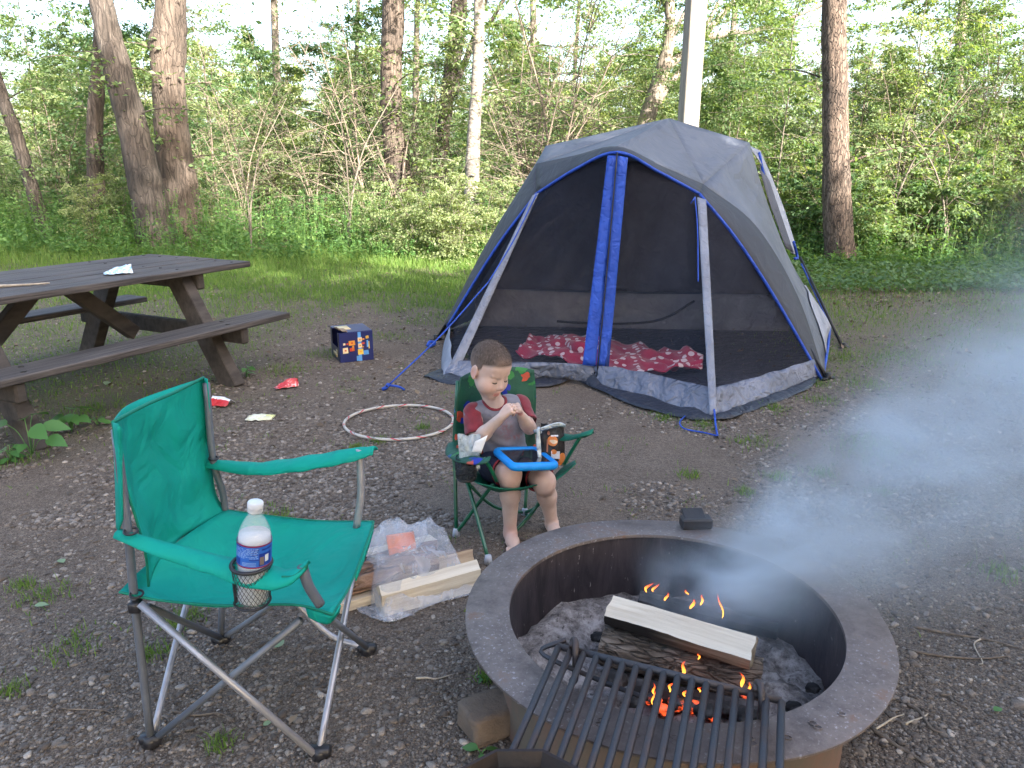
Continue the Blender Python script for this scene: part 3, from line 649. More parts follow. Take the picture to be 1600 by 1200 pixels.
stick('pale dry stick lying on the picnic table top', tuple(a), tuple(b), .010, STICKP, .01)
stick('long thin stick right of the fire ring, reaching the right edge', (1425, 978), (1610, 1018), .005, None)
stick('dark curved stick on gravel right of the fire ring, below the longest stick', (1420, 1016), (1575, 1025), .005, None)
stick('short upright-looking pale twig crossing the two long sticks', (1532, 998), (1528, 1038), .003, STICKP)
stick('dark stick pointing down right beside the fire ring flange', (1418, 1102), (1475, 1148), .006, None, .008)
stick('pale twig crossing the dark stick beside the fire ring flange', (1415, 1133), (1450, 1116), .003, STICKP, .004)
stick('small forked-looking pale twig touching the fire ring lower right', (1368, 1142), (1412, 1118), .0035, STICKP, .006)
stick('dark stick running down to the bottom right corner', (1360, 1140), (1460, 1205), .006, None)
stick('thin stick among stones at the bottom right', (1468, 1085), (1512, 1108), .004, None, .008)
stick('pale dry twig on gravel left of the fire ring, under the firewood', (650, 1062), (712, 1055), .0035, STICKP, .008)
stick('long dark twig on gravel under the green chair', (270, 1112), (366, 1126), .004, None, .01)
stick('dark twig on gravel left of the green chair', (95, 1112), (180, 1122), .003, None, .01)
stick('thin pale stick on dirt inside the far side of the clearing near the hoop', (555, 642), (600, 640), .004, STICKP, .01)

# ================================================================ CARDBOARD BOX
p0 = at(532, 567); p1 = at(584, 561.5); p2 = at(507.5, 558)
X_ = nrm(p1-p0); Wb = np.linalg.norm(p1-p0); Y_ = np.array([-X_[1], X_[0], 0]); Db = .30; Hb = .235
box = thing('cardboard_box', 'dark blue cardboard snack box with torn open corner on the dirt', 'box', tuple(p0+X_*Wb/2+Y_*Db/2), math.atan2(X_[1], X_[0]))
CARD_B = mat('printed_blue_card', (.010, .016, .085), (.014, .022, .11), .35, 6, bs=.05)
CARD_IN = mat('bare_card', (.30, .22, .15), (.22, .16, .11), .8, 8)
CARD_D = mat('printed_dark_card', (.010, .012, .035), (.016, .02, .05), .35, 6, bs=.05)
mb = MB(); t_ = .005; hw, hd = Wb/2, Db/2
mb.box((0, -hd, Hb/2), (Wb, t_, Hb), bev=.001, mi=0)                       # printed side
mb.box((0, hd, Hb/2), (Wb-.01, t_, Hb-.002), bev=.001, mi=0); mb.box((hw-.001, 0, Hb/2), (t_, Db-2*t_, Hb-.001), bev=.001, mi=0)
mb.box((0, 0, t_), (Wb-2*t_, Db-2*t_, t_), mi=1)
# top with torn corner, left end with its opening
mb.box((.035, 0, Hb+.001), (Wb-.07, Db-.004, t_), bev=.001, mi=0); mb.box((-hw+.035, .10, Hb+.002), (.07, .09, t_), bev=.001, mi=0)
mb.box((-hw, 0, .055), (t_, Db-2*t_, .105), bev=.001, mi=2); mb.box((-hw, .115, .17), (t_, .06, .125), bev=.001, mi=2); mb.box((-hw, -.125, .17), (t_, .035, .125), bev=.001, mi=2)
mb.build('carton', [CARD_B, CARD_IN, CARD_D], box, world=False, smooth=False)
mb = MB(); G = np.zeros((7, 7, 3))
for i in range(7):
    for j in range(7): u, v = i/6, j/6; G[i, j] = (-hw+.075-.085*u, -hd+.02+.14*v, Hb+.003+.045*u*u*(1-.6*v)+.008*n3((u, v, 0), 3))
mb.grid(G); mb.build('torn_flap', CARD_IN, box, world=False, solid=.004)
ink = lambda n, c: mat(n, c, tuple(x*.85 for x in c), .4, 40, bs=0)
OR, RED, CRM, LBL, YEL = ink('ink_orange', (.70, .28, .04)), ink('ink_red', (.50, .06, .03)), ink('ink_cream', (.75, .60, .35)), ink('ink_light_blue', (.10, .30, .65)), ink('ink_yellow', (.70, .48, .08))
mb = MB(); yf = -hd-.0045
def patch(x, z, w_, h_, mi, d=0, skew=0):
    x *= Wb; z *= Hb; w_ *= Wb; h_ *= Hb; mb.add([(x-w_/2, yf-d, z-h_/2), (x+w_/2, yf-d, z-h_/2+skew), (x+w_/2*.85, yf-d, z+h_/2), (x-w_/2, yf-d, z+h_/2-skew)], [[0, 1, 2, 3]], mi)
patch(.10, .5, .10, .995, 3); patch(.06, .10, .14, .17, 3, .0005)
for (x, z, w_, h_, c) in ((-.33, .40, .16, .20, 2), (-.36, .62, .07, .08, 2), (-.27, .62, .06, .06, 1), (-.13, .64, .19, .17, 0), (-.13, .42, .15, .13, 1), (-.10, .46, .06, .18, 0), (.11, .74, .13, .15, 2), (.11, .53, .12, .15, 2), (.12, .32, .17, .20, 4),
    (.20, .74, .09, .05, 0), (.20, .60, .10, .07, 1), (.19, .48, .06, .05, 0), (.33, .80, .09, .10, 4), (.33, .58, .05, .24, 3), (.375, .53, .03, .26, 4), (.28, .28, .16, .16, 3)): patch(x, z, w_, h_, c, .0012, .002)
for (x, z) in ((-.33, .40), (-.13, .64), (.11, .74), (.11, .53), (.12, .32), (.33, .80)): patch(x, z, .06, .05, 1 if x < .1 else 0, .0018)
mb.build('printing', [OR, RED, CRM, LBL, YEL], box, world=False, smooth=False)
mb = MB(); mb.box((-hw-.004, -.01, .045), (.001, .15, .035)); mb.box((-hw-.004, -.06, .075), (.001, .05, .03)); mb.build('printing', mat('ink_gold', (.36, .28, .15), None, .4), box, world=False)
mb = MB(); mb.box((-.06, .03, Hb+.0045), (.10, .16, .0008)); mb.build('printing', CRM, box, world=False)

# ================================================================ HOOP
m, nt, b = newmat('hoop_tape'); tc = nt.nodes.new('ShaderNodeTexCoord'); sx = nt.nodes.new('ShaderNodeSeparateXYZ'); nt.links.new(tc.outputs['Object'], sx.inputs[0])
ang = math_(nt, 'ARCTAN2', sx.outputs[1], sx.outputs[0]); tw = math_(nt, 'ADD', math_(nt, 'MULTIPLY', ang, 14/6.2832), math_(nt, 'MULTIPLY', sx.outputs[2], 22))
fr = math_(nt, 'FRACT', math_(nt, 'ADD', tw, 20))
nt.links.new(ramp(nt, fr, [(0, (.42, .39, .35)), (.60, (.36, .34, .31)), (.64, (.40, .04, .05)), (.74, (.33, .03, .05)), (.77, (.36, .34, .31)), (.92, (.20, .19, .20))]), b.inputs['Base Color']); b.inputs['Roughness'].default_value = .35
for l in list(nt.links):
    if l.to_node.type == 'VALTORGB': l.to_node.color_ramp.interpolation = 'CONSTANT'
mb = MB(); mb.ring((0, 0, 0), .318, .0085, n=96, k=10, wob=.008); hoop = mb.build('hula_hoop', m); hoop.location = (-.675, 4.365, .016); hoop.scale = (1.02, 1.0, 1)
tag(hoop, 'white hoop with red bands lying on the dirt', 'hoop')

# ================================================================ WOODEN POST
PW = mat('post_wood', (.25, .23, .20), (.16, .14, .12), .8, 4, (5, 5, .5), .4, .004, 14)
p = ay(1075, 195, 11.5); q = ay(1088, 0, 11.5); ax = nrm(q-p); base = p-ax*(p[2]/ax[2]); mb = MB()
mb.bar(base-ax*.05, base+ax*9, .235, .235, up=(.20, -1, 0), bev=.012); o = mb.build('wooden_post', PW, None, smooth=False); tag(o, 'pale square wooden post standing behind the tent', 'post')
mb = None

# ================================================================ TENT
T = thing('tent', 'grey and dark cabin tent with blue trim and black mesh screen front', 'tent', (1.1, 6.4, 0))
FLY = fabric('fly_fabric', (.205, .226, .275), (.130, .146, .185), .5, 700, .1, 5, .8, .07, .35, .45)
FLY_D = fabric('fly_fabric_dark', (.042, .044, .054), (.030, .032, .040), .6, 700, .1, 6, .5, .04, .05)
FLY_L = fabric('wall_fabric', (.30, .32, .38), (.24, .26, .32), .6, 700, .1, 9, .6, .04, .1)
SLV = fabric('sleeve_fabric', (.22, .24, .30), (.16, .175, .225), .6, 700, .1, 14, .8, .03)
HEMG = fabric('hem_fabric', (.175, .19, .245), (.10, .112, .15), .55, 700, .1, 11, 1.0, .07)
NAVY = fabric('groundsheet', (.028, .032, .045), (.020, .023, .034), .45, 500, .1, 10, .8, .04)
BLUE = fabric('blue_trim', (.022, .080, .44), (.016, .055, .32), .5, 600, .1, 22, .8, .02)
MESH = see_through('black_netting', (.040, .043, .060), .34, .9, .1, .07, 3)
INNER = fabric('inner_fabric', (.085, .088, .115), (.045, .048, .066), .7, 500, .1, 6, .8, .04)
INNER_L = fabric('inner_band_fabric', (.30, .28, .30), (.17, .165, .18), .7, 500, .1, 7, 1.0, .05)
BLK = mat('black_plastic', (.012, .012, .014), None, .4, 20, bs=.05); STEELD = mat('dark_pole', (.018, .018, .02), None, .4, 20, metal=.3, bs=0)
hub, eL, eLf = ay(1045, 185, 6.6), ay(853, 228, 6.75), ay(838, 256, 6.3); brow, eR, eRR = ay(965, 229, 5.5), ay(1099, 288, 5.75), ay(1171, 223, 6.85); eLL = np.array([.35, 7.75, 1.66])
A_, B_, C_, D_, E_, F_ = at(690, 590), at(1115, 652), at(2.23*0+1281, 592), at(1297, 512), np.array([.28, 8.4, 0]), at(692, 532)
crease = [at(697, 508, .05)*0+ay(694, 508, 6.42), ay(762, 378, 6.4), eLf]; creaseT = [eLf, ay(898, 243, 5.9), brow, ay(1030, 257, 5.65), eR]; creaseR = [eR, ay(1180, 352, 5.74), ay(1246, 462, 5.62), ay(1289, 590, 5.38)]
hemL = [ay(699, 510, 6.36), ay(772, 392, 6.15), ay(838, 303, 5.95)]; hemT = [hemL[-1], ay(900, 264, 5.7), ay(965, 238, 5.38), ay(1030, 269, 5.45), ay(1093, 303, 5.5)]; hemR = [hemT[-1], ay(1152, 375, 5.46), ay(1215, 472, 5.40), ay(1284, 593, 5.34)]
def tri_patch(a, b, c, n=10, puff=0.0, seed=0):
    a, b, c = map(np.asarray, (a, b, c)); N = nrm(np.cross(b-a, c-a)); N = N if N[2] > 0 else -N; V = []; F = []; id_ = {}
    for i in range(n+1):
        for j in range(n+1-i):
            u, v = i/n, j/n; w_ = 1-u-v; p = a*w_+b*u+c*v; p = p+N*(27*u*v*w_*puff+.014*n3(p, 3, seed)*min(1, 60*u*v*w_)); id_[i, j] = len(V); V.append(p)
    for i in range(n):
        for j in range(n-i):
            F.append([id_[i, j], id_[i+1, j], id_[i, j+1]])
            if i+j < n-1: F.append([id_[i+1, j], id_[i+1, j+1], id_[i, j+1]])
    return V, F
mb = MB()
for t3, pf in (((hub, eL, eLf), .01), ((hub, eLf, brow), -.035), ((hub, brow, eR), -.035), ((hub, eR, eRR), -.02), ((hub, eRR, eLL), -.02), ((hub, eLL, eL), -.02)): mb.add(*tri_patch(*t3, 12, pf, 2))
wr = lambda s, amp: (lambda u, v: (0, 0, 0) if u in (0, 1) or v in (0, 1) else np.array([n3((u*3, v*3, s), 1.5), n3((u*3, v*3, s+5), 1.5), .4*n3((u*3, v*3, s+9), 1.5)])*amp)
rearR = [eRR, ay(1193, 300, 6.95), ay(1229, 395, 7.0), ay(1262, 455, 7.02), ay(1297, 509, 7.02)]
RF = coons([eR, lerp(eR, eRR, .5), eRR], [creaseR[-1], lerp(creaseR[-1], rearR[-1], .5)+np.array([-.03, 0, .05]), rearR[-1]], creaseR, rearR, 14, 20, wr(1, .035)); mb.grid(RF)
mb.grid(coons([eL, eLf], [ay(688, 520, 7.0), crease[0]], [eL, ay(775, 372, 6.9), ay(690, 520, 7.0)], crease[::-1], 6, 14, wr(2, .02)))
mb.grid(coons([eLL, eL], [E_+np.array([-.1, .1, .1]), ay(690, 520, 7.0)], [eLL, lerp(eLL, E_, .5), E_+np.array([-.1, .1, .1])], [eL, ay(775, 372, 6.9), ay(690, 520, 7.0)], 8, 14, wr(3, .02)))
mb.grid(coons([eRR, eLL], [rearR[-1], E_+np.array([-.1, .1, .1])], rearR, [eLL, lerp(eLL, E_, .5), E_+np.array([-.1, .1, .1])], 12, 14, wr(4, .02)))
mb.build('rain_fly', FLY, T, solid=.003, auto=28)
mb = MB()
for cr, he in ((crease, hemL), (creaseT, hemT), (creaseR, hemR)):
    a = spline(cr, 24); b_ = spline(he, 24); G = np.array([lerp(a, b_, t)+np.array([0, -.0, .008*math.sin(t*3.1)]) for t in np.linspace(0, 1, 5)]); mb.grid(G)
mb.build('fly_skirt', FLY_D, T, solid=.003)
mb = MB()
for he in (hemL, hemT, hemR): mb.tube(spline(he, 26), .0115, 6)
mb.tube(spline([hemR[-1], ay(1292, 552, 6.0), rearR[-1]], 12), .012, 6); mb.tube(spline([rearR[-1], ay(1252, 412, 7.0)], 8), .007, 6)
mb.build('blue_edging', BLUE, T)
# side wall showing below the fly at the right, window and its hood
mb = MB(); Gs = np.zeros((9, 9, 3))
for i in range(9):
    fi = 14.2+5.8*i/8
    for j in range(9):
        fj = 14-(14-(12.6-8.2*(i/8)**.8))*(1-j/8); i0, j0 = min(int(fi), 19), min(int(fj), 13); a, b_ = fi-i0, fj-j0
        Gs[i, j] = (RF[i0, j0]*(1-a)*(1-b_)+RF[i0+1, j0]*a*(1-b_)+RF[i0, j0+1]*(1-a)*b_+RF[i0+1, j0+1]*a*b_)+np.array([.012, -.006, .004])
mb.grid(Gs)
mb.build('side_wall', FLY_L, T, solid=.003)
mb = MB(); mb.grid(coons([ay(1168, 226, 6.95), ay(1188, 236, 7.35)], [ay(1236, 395, 7.25), ay(1248, 400, 7.4)], [ay(1168, 226, 6.95), ay(1192, 262, 7.2), ay(1203, 300, 7.35), ay(1236, 395, 7.25)], [ay(1188, 236, 7.35), ay(1207, 280, 7.5), ay(1228, 335, 7.5), ay(1248, 400, 7.4)], 5, 16)); hood = mb.build('window_hood', FLY_L, T, solid=.004)
mb = MB(); mb.tube(spline([ay(1186, 238, 7.2), ay(1193, 272, 7.2), ay(1199, 300, 7.2)], 8), .012, 6); mb.build('blue_edging', BLUE, hood); mb = MB(); mb.tube(spline([ay(1240, 378, 7.2), ay(1246, 402, 7.3), ay(1242, 404, 7.2)], 6), .014, 6); mb.build('blue_edging', BLUE, hood)
mb = MB(); mb.grid(coons([ay(1186, 262, 7.02), ay(1202, 282, 7.3)], [ay(1228, 388, 7.08), ay(1240, 394, 7.3)], [ay(1186, 262, 7.02), ay(1204, 322, 7.05), ay(1228, 388, 7.08)], [ay(1202, 282, 7.3), ay(1220, 335, 7.3), ay(1240, 394, 7.3)], 4, 10)); mb.build('window', INNER, T, solid=.003)
# zip strips and pole sleeves
def strip(a0, a1, b0, b1, ya, yb, m, name, n=30, wv=.006):
    mb = MB(); G = np.zeros((n+1, 4, 3))
    for i in range(n+1):
        t = i/n; l_ = lerp(ay(*a0, ya), ay(*b0, yb), t); r_ = lerp(ay(*a1, ya), ay(*b1, yb), t)
        for j in range(4): G[i, j] = lerp(l_, r_, j/3)+np.array([0, -.008+wv*n3((i*.9, j, 0), .8), 0])
    mb.grid(G); return mb.build(name, m, T, solid=.003)
ZT, ZB = 5.37, 5.21
strip((949, 243), (964.5, 243), (910, 570), (930.5, 572), ZT, ZB, BLUE, 'door_strip', wv=.013); strip((965, 243), (981, 246), (931.5, 572), (951, 573), ZT, ZB, BLUE, 'door_strip', wv=.013)
mb = MB(); mb.tube(spline([ay(964.5, 238, ZT-.02), lerp(ay(964.5, 240, ZT), ay(931, 602, ZB), .5)+np.array([0, -.03, 0]), ay(931, 602, ZB-.03)], 10), .0055, 6); mb.build('zip', BLK, T)
strip((832, 305), (842, 301), (693, 590), (712, 588), 5.93, 5.38, SLV, 'pole_sleeve', wv=.010); strip((1089, 308), (1103, 312), (1108, 648), (1120, 646), 5.44, 4.46, SLV, 'pole_sleeve', wv=.008)
# netting panels
mb = MB(); n_ = 14
zt, zb = ay(964, 240, ZT+.03), ay(931, 575, ZB+.03); at_, ab = ay(837, 303, 5.97), ay(706, 566, 5.45); bt, bb = ay(1095, 308, 5.49), ay(1114, 606, 4.60); ct, cb = ay(1150, 374, 5.46), ay(1270, 566, 5.36)
mb.grid(coons([at_, ay(900, 266, 5.72), zt], [ab, ay(820, 568, 5.30), zb], [at_, ab], [zt, zb], n_, n_, lambda u, v: (0, .05*math.sin(3.14*u)*math.sin(3.14*v), 0)))
mb.grid(coons([zt, ay(1030, 270, 5.47), bt], [zb, ay(1020, 590, 4.95), bb], [zt, zb], [bt, bb], n_, n_, lambda u, v: (0, .05*math.sin(3.14*u)*math.sin(3.14*v), 0)))
mb.grid(coons([bt, ct], [bb, cb], [bt, bb], [ct, ay(1212, 472, 5.42), cb], n_, n_))
mb.grid(coons([at_+np.array([-.01, .03, 0]), at_], [ay(702, 525, 6.30), ab], [at_+np.array([-.01, .03, 0]), ay(775, 400, 6.2), ay(702, 525, 6.30)], [at_, ab], 6, n_))
mb.build('netting', MESH, T)
# grey wall band along the ground, crumpled
def band(lo, hi, n, m, name, amp, seed):
    a = spline(lo, n); b_ = spline(hi, n); mb = MB(); G = np.zeros((6, n+1, 3))
    for i in range(6):
        for j in range(n+1): G[i, j] = lerp(b_[j], a[j], i/5)+np.array([n3((j*.35, i*.6, seed), 1), n3((j*.35, i*.6, seed+3), 1)-.3*math.sin(i/5*3.14), .3*n3((j*.35, i*.6, seed+7), 1)])*amp*math.sin(min(1, i/5+.25)*3.0)
    mb.grid(G); return mb.build(name, m, T, solid=.003)
band([at(690, 592, .01), at(760, 600, .02), ay(850, 590, 5.3), ay(925, 597, 5.2)], [ay(706, 562, 5.44), ay(770, 566, 5.36), ay(850, 566, 5.28), ay(932, 570, 5.22)], 26, HEMG, 'wall_band', .03, 1)
band([ay(925, 600, 5.19), at(1000, 622, .01), at(1060, 640, .01), at(1115, 653, .01)], [ay(932, 570, 5.22), ay(1000, 580, 5.0), ay(1060, 594, 4.78), ay(1114, 606, 4.58)], 26, HEMG, 'wall_band', .03, 2)
band([at(1115, 653, .01), at(1170, 634, .01), at(1230, 612, .01), at(1279, 590, .01)], [ay(1114, 606, 4.58), ay(1170, 592, 4.85), ay(1225, 576, 5.1), ay(1272, 561, 5.36)], 24, HEMG, 'wall_band', .022, 3)
band([at(690, 592, .01), at(690, 560, .01), at(694, 535, .01)], [ay(706, 562, 5.44), ay(703, 530, 5.9), ay(704, 505, 6.35)], 12, FLY_L, 'wall_band', .02, 4)
# dark groundsheet and its flap lying out in front
mb = MB(); mb.add([A_+np.array([.03, .05, .012]), at(928, 596)+np.array([0, .06, .012]), B_+np.array([0, .08, .012]), C_+np.array([-.05, .03, .012]), D_+np.array([-.08, 0, .012]), E_+np.array([0, -.1, .012]), F_+np.array([.05, 0, .012])], [list(range(7))]); mb.build('groundsheet', NAVY, T, smooth=False, solid=.004)
mb = MB(); fl_o = [at(900, 596), at(935, 612), at(985, 634), at(1040, 650), at(1100, 660), at(1150, 655), at(1160, 648)]; fl_i = [ay(925, 590, 5.2), at(960, 606), at(1000, 618), at(1060, 634), at(1105, 642), at(1130, 640), at(1150, 640)]
a = spline(fl_o, 30); b_ = spline(fl_i, 30); G = np.array([[lerp(b_[j], a[j], i/4)+np.array([0, 0, .012+.035*max(0, n3((j*.25, i*.5, 4), 1))+.02*(1-i/4)]) for j in range(31)] for i in range(5)]); mb.grid(G)
a = spline([at(1160, 649), at(1215, 630), at(1262, 610), at(1276, 598)], 16); b_ = spline([at(1140, 644), at(1200, 622), at(1250, 604), at(1275, 592)], 16); mb.grid(np.array([[lerp(b_[j], a[j], i/3)+np.array([0, 0, .01+.02*(1-i/3)+.012*n3((j*.4, i, 8), 1)]) for j in range(17)] for i in range(4)]))
a = spline([at(660, 590), at(700, 602), at(760, 607), at(860, 606), at(905, 586)], 16); b_ = spline([at(690, 584), at(705, 594), at(760, 598), at(860, 590), at(905, 575)], 16); mb.grid(np.array([[lerp(b_[j], a[j], i/3)+np.array([0, 0, .012+.03*(1-i/3)+.015*n3((j*.4, i, 9), 1)]) for j in range(17)] for i in range(4)]))
mb.build('groundsheet_flap', NAVY, T, solid=.003)
# inner room wall seen through the netting
q0, q1 = np.array([-.35, 7.20, .01]), np.array([2.55, 6.95, .01]); mb = MB(); up = np.array([0, 0, 1])
mb.grid(coons([q0+up*.36, lerp(q0, q1, .45)+up*.36+np.array([0, .03, -.03]), q1+up*.34], [q0, q1], [q0+up*.36, q0], [q1+up*.34, q1], 20, 5, wr(11, .05))); mb.build('inner_band', INNER_L, T, solid=.003)
mb = MB(); mb.grid(coons([lerp(q0, q1, .30)+up*1.50, lerp(q0, q1, .66)+up*1.52], [q0+up*.362, q1+up*.342], [lerp(q0, q1, .30)+up*1.50, q0+up*.362], [lerp(q0, q1, .66)+up*1.52, q1+up*.342], 40, 24, lambda u, v: (0, .0 if u in (0, 1) or v in (0, 1) else .11*math.sin(u*30+v*12+2*math.sin(v*4))*v+.08*n3((u*4, v*3, 12), 1.2), 0))); mb.build('inner_wall', INNER, T, solid=.003)
mb = MB(); mb.tube(spline([ay(870, 502, 6.9), ay(950, 506, 6.9), ay(1030, 500, 6.9), ay(1085, 470, 6.9)], 16), .012, 6); mb.build('inner_zip', BLK, T)
# poles, feet, guy lines, pegs
for a, b_ in ((F_+np.array([-.06, .0, 0]), ay(770, 385, 6.55)), (C_+np.array([.05, -.02, 0]), ay(1265, 545, 5.42)), (at(1318, 545), ay(1250, 402, 7.25))):
    mb = MB(); mb.tube([a, b_], .013, 8); mb.tube([a+np.array([0, 0, -.01]), a+np.array([0, 0, .05])], .022, 8); mb.tube([a+np.array([-.05, -.03, .008]), a+np.array([.05, .02, .012])], .012, 6); mb.build('pole', STEELD, T)
def cord(pts, r=.0045, n=20, name='guy_line'):
    mb = MB(); mb.tube(spline(pts, n), r, 6); return mb.build(name, BLUE, T)
cord([ay(838, 304, 5.9), ay(800, 380, 5.68), ay(763, 441, 5.5)], .005); cord([ay(763, 441, 5.5), ay(690, 523, 5.3), at(607, 602, .03)], .0055)
cord([at(607, 602, .03), at(622, 604, .04), at(632, 609, .01)], .008, 8); cord([at(607, 600, .04), at(603, 606, .02), at(598, 608, .01)], .014, 6)
cord([at(668, 540, .03), at(672, 534, .05), at(680, 536, .03), at(672, 541, .02)], .014, 8)
cord([ay(1116, 640, 4.46), at(1118, 662, .02), at(1121, 681, .008)], .006); cord([at(1121, 681, .008), at(1100, 676, .012), at(1070, 670, .01), at(1062, 660, .02), at(1070, 650, .02)], .0045)
cord([ay(1086, 308, 5.4), ay(1090, 360, 5.2), ay(1091, 440, 4.95)], .004); cord([ay(1079, 318, 5.4), ay(1086, 308, 5.38), ay(1082, 314, 5.3)], .004, 8)
mb = MB(); mb.tube([at(608, 605, -.03), at(604, 603, .05)], .006, 6); mb.tube([at(1121, 682, -.02), at(1121, 682, .03)], .006, 6); mb.tube(spline([ay(1296, 510, 7.0), at(1320, 548, .01)], 4), .004, 5); mb.build('pegs', STEELD, T)
# ---- polka dot blanket in the tent
m, nt, b = newmat('dotted_fleece'); v = coord(nt)
vo = nt.nodes.new('ShaderNodeTexVoronoi'); vo.inputs['Scale'].default_value = 13; vo.inputs['Randomness'].default_value = .35; nt.links.new(v, vo.inputs['Vector'])
nt.links.new(mix(nt, (.80, .62, .66), ramp(nt, noisetex(nt, v, 6), [(.3, (.46, .020, .075)), (.7, (.33, .015, .055))]), math_(nt, 'GREATER_THAN', vo.outputs['Distance'], .33)), b.inputs['Base Color']); b.inputs['Roughness'].default_value = .95; b.inputs['Sheen Weight'].default_value = .3
G = coons([at(832, 538), at(900, 540), at(1010, 552), at(1098, 566)], [at(806, 560), at(900, 580), at(1000, 596), at(1096, 588)], [at(832, 538), at(806, 560)], [at(1098, 566), at(1096, 588)], 60, 34, lambda u, v: (0, 0, .03+.06*(1-abs(n3((u*6, v*3, 3), 1.3))*2)*.8+.08*max(0, n3((u*5, v*2.5, 9), 1.2))+.02*n3((u*14, v*9, 2), 1)))
mb = MB(); mb.grid(G); mb.tube(spline([at(886, 538, .06), at(905, 543, .09), at(925, 548, .07)], 12), [.03, .055, .03], 12)
bl = mb.build('blanket', m, None, solid=.012); 
cc_ = bl.data.vertices; off = np.mean([v_.co[:] for v_ in cc_], axis=0); off[2] = 0
for v_ in cc_: v_.co -= Vector(off)
bl.location = tuple(off); tag(bl, 'crumpled pink red blanket with white dots inside the tent', 'blanket')
# ================================================================ GREEN CAMP CHAIR
GRN = fabric('green_canvas', (.002, .385, .305), (.002, .29, .228), .7, 900, .25, 7, .8, .035, .25)
TUBE = mat('grey_tube', (.13, .145, .175), (.105, .118, .145), .4, 20, metal=.15, bs=0, spec=.5)
TUBEL = mat('bare_tube', (.36, .36, .39), (.28, .28, .31), .38, 20, metal=.5, bs=0)
GROM = mat('grommet', (.02, .02, .024), None, .35, 20, bs=0)
CH = thing('camp_chair', 'green folding camp chair with steel tube legs in front of the picnic table', 'camp chair', (-.72, 1.92, 0))
BL, FL, FR_, BR = at(237, 1163), at(500, 1182), at(574, 1020), at(346, 1005)
yn, yf = 1.69, 2.15
sBLn, sFLn, sFRf, sBRf = ay(210, 935, 1.71), ay(517, 958, 1.64), ay(560, 820, 2.13), ay(352, 800, 2.20)
tN, tF = ay(180, 668, 1.72), ay(322, 596, 2.22); armN0, armN1 = ay(200, 832, 1.70), ay(478, 884, 1.60); armF0, armF1 = ay(333, 720, 2.20), ay(575, 702, 2.14)
def cpart(name, pts, r, m, n=12, parent=None, k=10):
    mb = MB(); mb.tube(spline(pts, n) if len(pts) > 2 else np.array(pts), r, k); return mb.build(name, m, parent or CH)
cpart('upright', [BL+np.array([0, 0, .02]), sBLn, armN0, lerp(armN0, tN, .98)], .0105, TUBE); cpart('upright', [BR+np.array([0, 0, .02]), sBRf, armF0, lerp(armF0, tF, .98)], .0105, TUBE)
cpart('arm_post', [ay(472, 884, 1.60), ay(482, 915, 1.60), ay(500, 944, 1.62)], .0125, TUBE); cpart('arm_post', [ay(562, 702, 2.14), ay(564, 770, 2.13), ay(557, 824, 2.12)], .0115, TUBEL)
k = .012
cpart('cross_tube', [BL+np.array([.015, 0, .02]), ay(470, 969, 1.66)], .0095, TUBE); cpart('cross_tube', [FL+np.array([-.012, -.012, .02]), ay(218, 943, 1.69)], .0095, TUBEL)
cpart('cross_tube', [FL+np.array([0, 0, .02]), ay(546, 925, 2.02), ay(556, 880, 2.10)], .0095, TUBEL); cpart('cross_tube', [FR_+np.array([0, 0, .02]), ay(505, 958, 1.68)], .0095, TUBE)
cpart('cross_tube', [BL+np.array([0, .015, .02]), ay(290, 950, 2.02), ay(330, 850, 2.18)], .0095, TUBEL); cpart('cross_tube', [BR+np.array([0, 0, .02]), ay(232, 948, 1.74)], .0095, TUBE)
cpart('cross_tube', [BR+np.array([.01, 0, .02]), ay(420, 948, 2.14), ay(540, 838, 2.12)], .0095, TUBE); cpart('cross_tube', [FR_+np.array([-.01, 0, .02]), ay(500, 980, 2.14), ay(372, 836, 2.17)], .0095, TUBEL)
for p in (BL, FL, FR_, BR):
    mb = MB(); mb.lathe([(.0, .034), (.018, .032), (.021, .02), (.023, .004), (.018, 0), (0, 0)], p+np.array([0, 0, -.003]), 16); mb.bar(p+np.array([-.03, 0, .018]), p+np.array([.03, .0, .018]), .030, .028, bev=.006); mb.build('foot', GROM, CH)
for p, q in ((ay(214, 930, 1.70), .021), (ay(205, 832, 1.69), .021), (ay(334, 718, 2.19), .019)):
    mb = MB(); mb.ring(p+np.array([0, -.001, .004]), q-.006, .0030, (.1, -.15, 1), 24, 8); mb.build('grommet', GROM, CH)
mb = MB(); mb.box(ay(212, 947, 1.70), (.03, .03, .03), bev=.004); mb.box(ay(352, 812, 2.19), (.03, .03, .03), bev=.004); mb.build('tube_joint', GROM, CH)
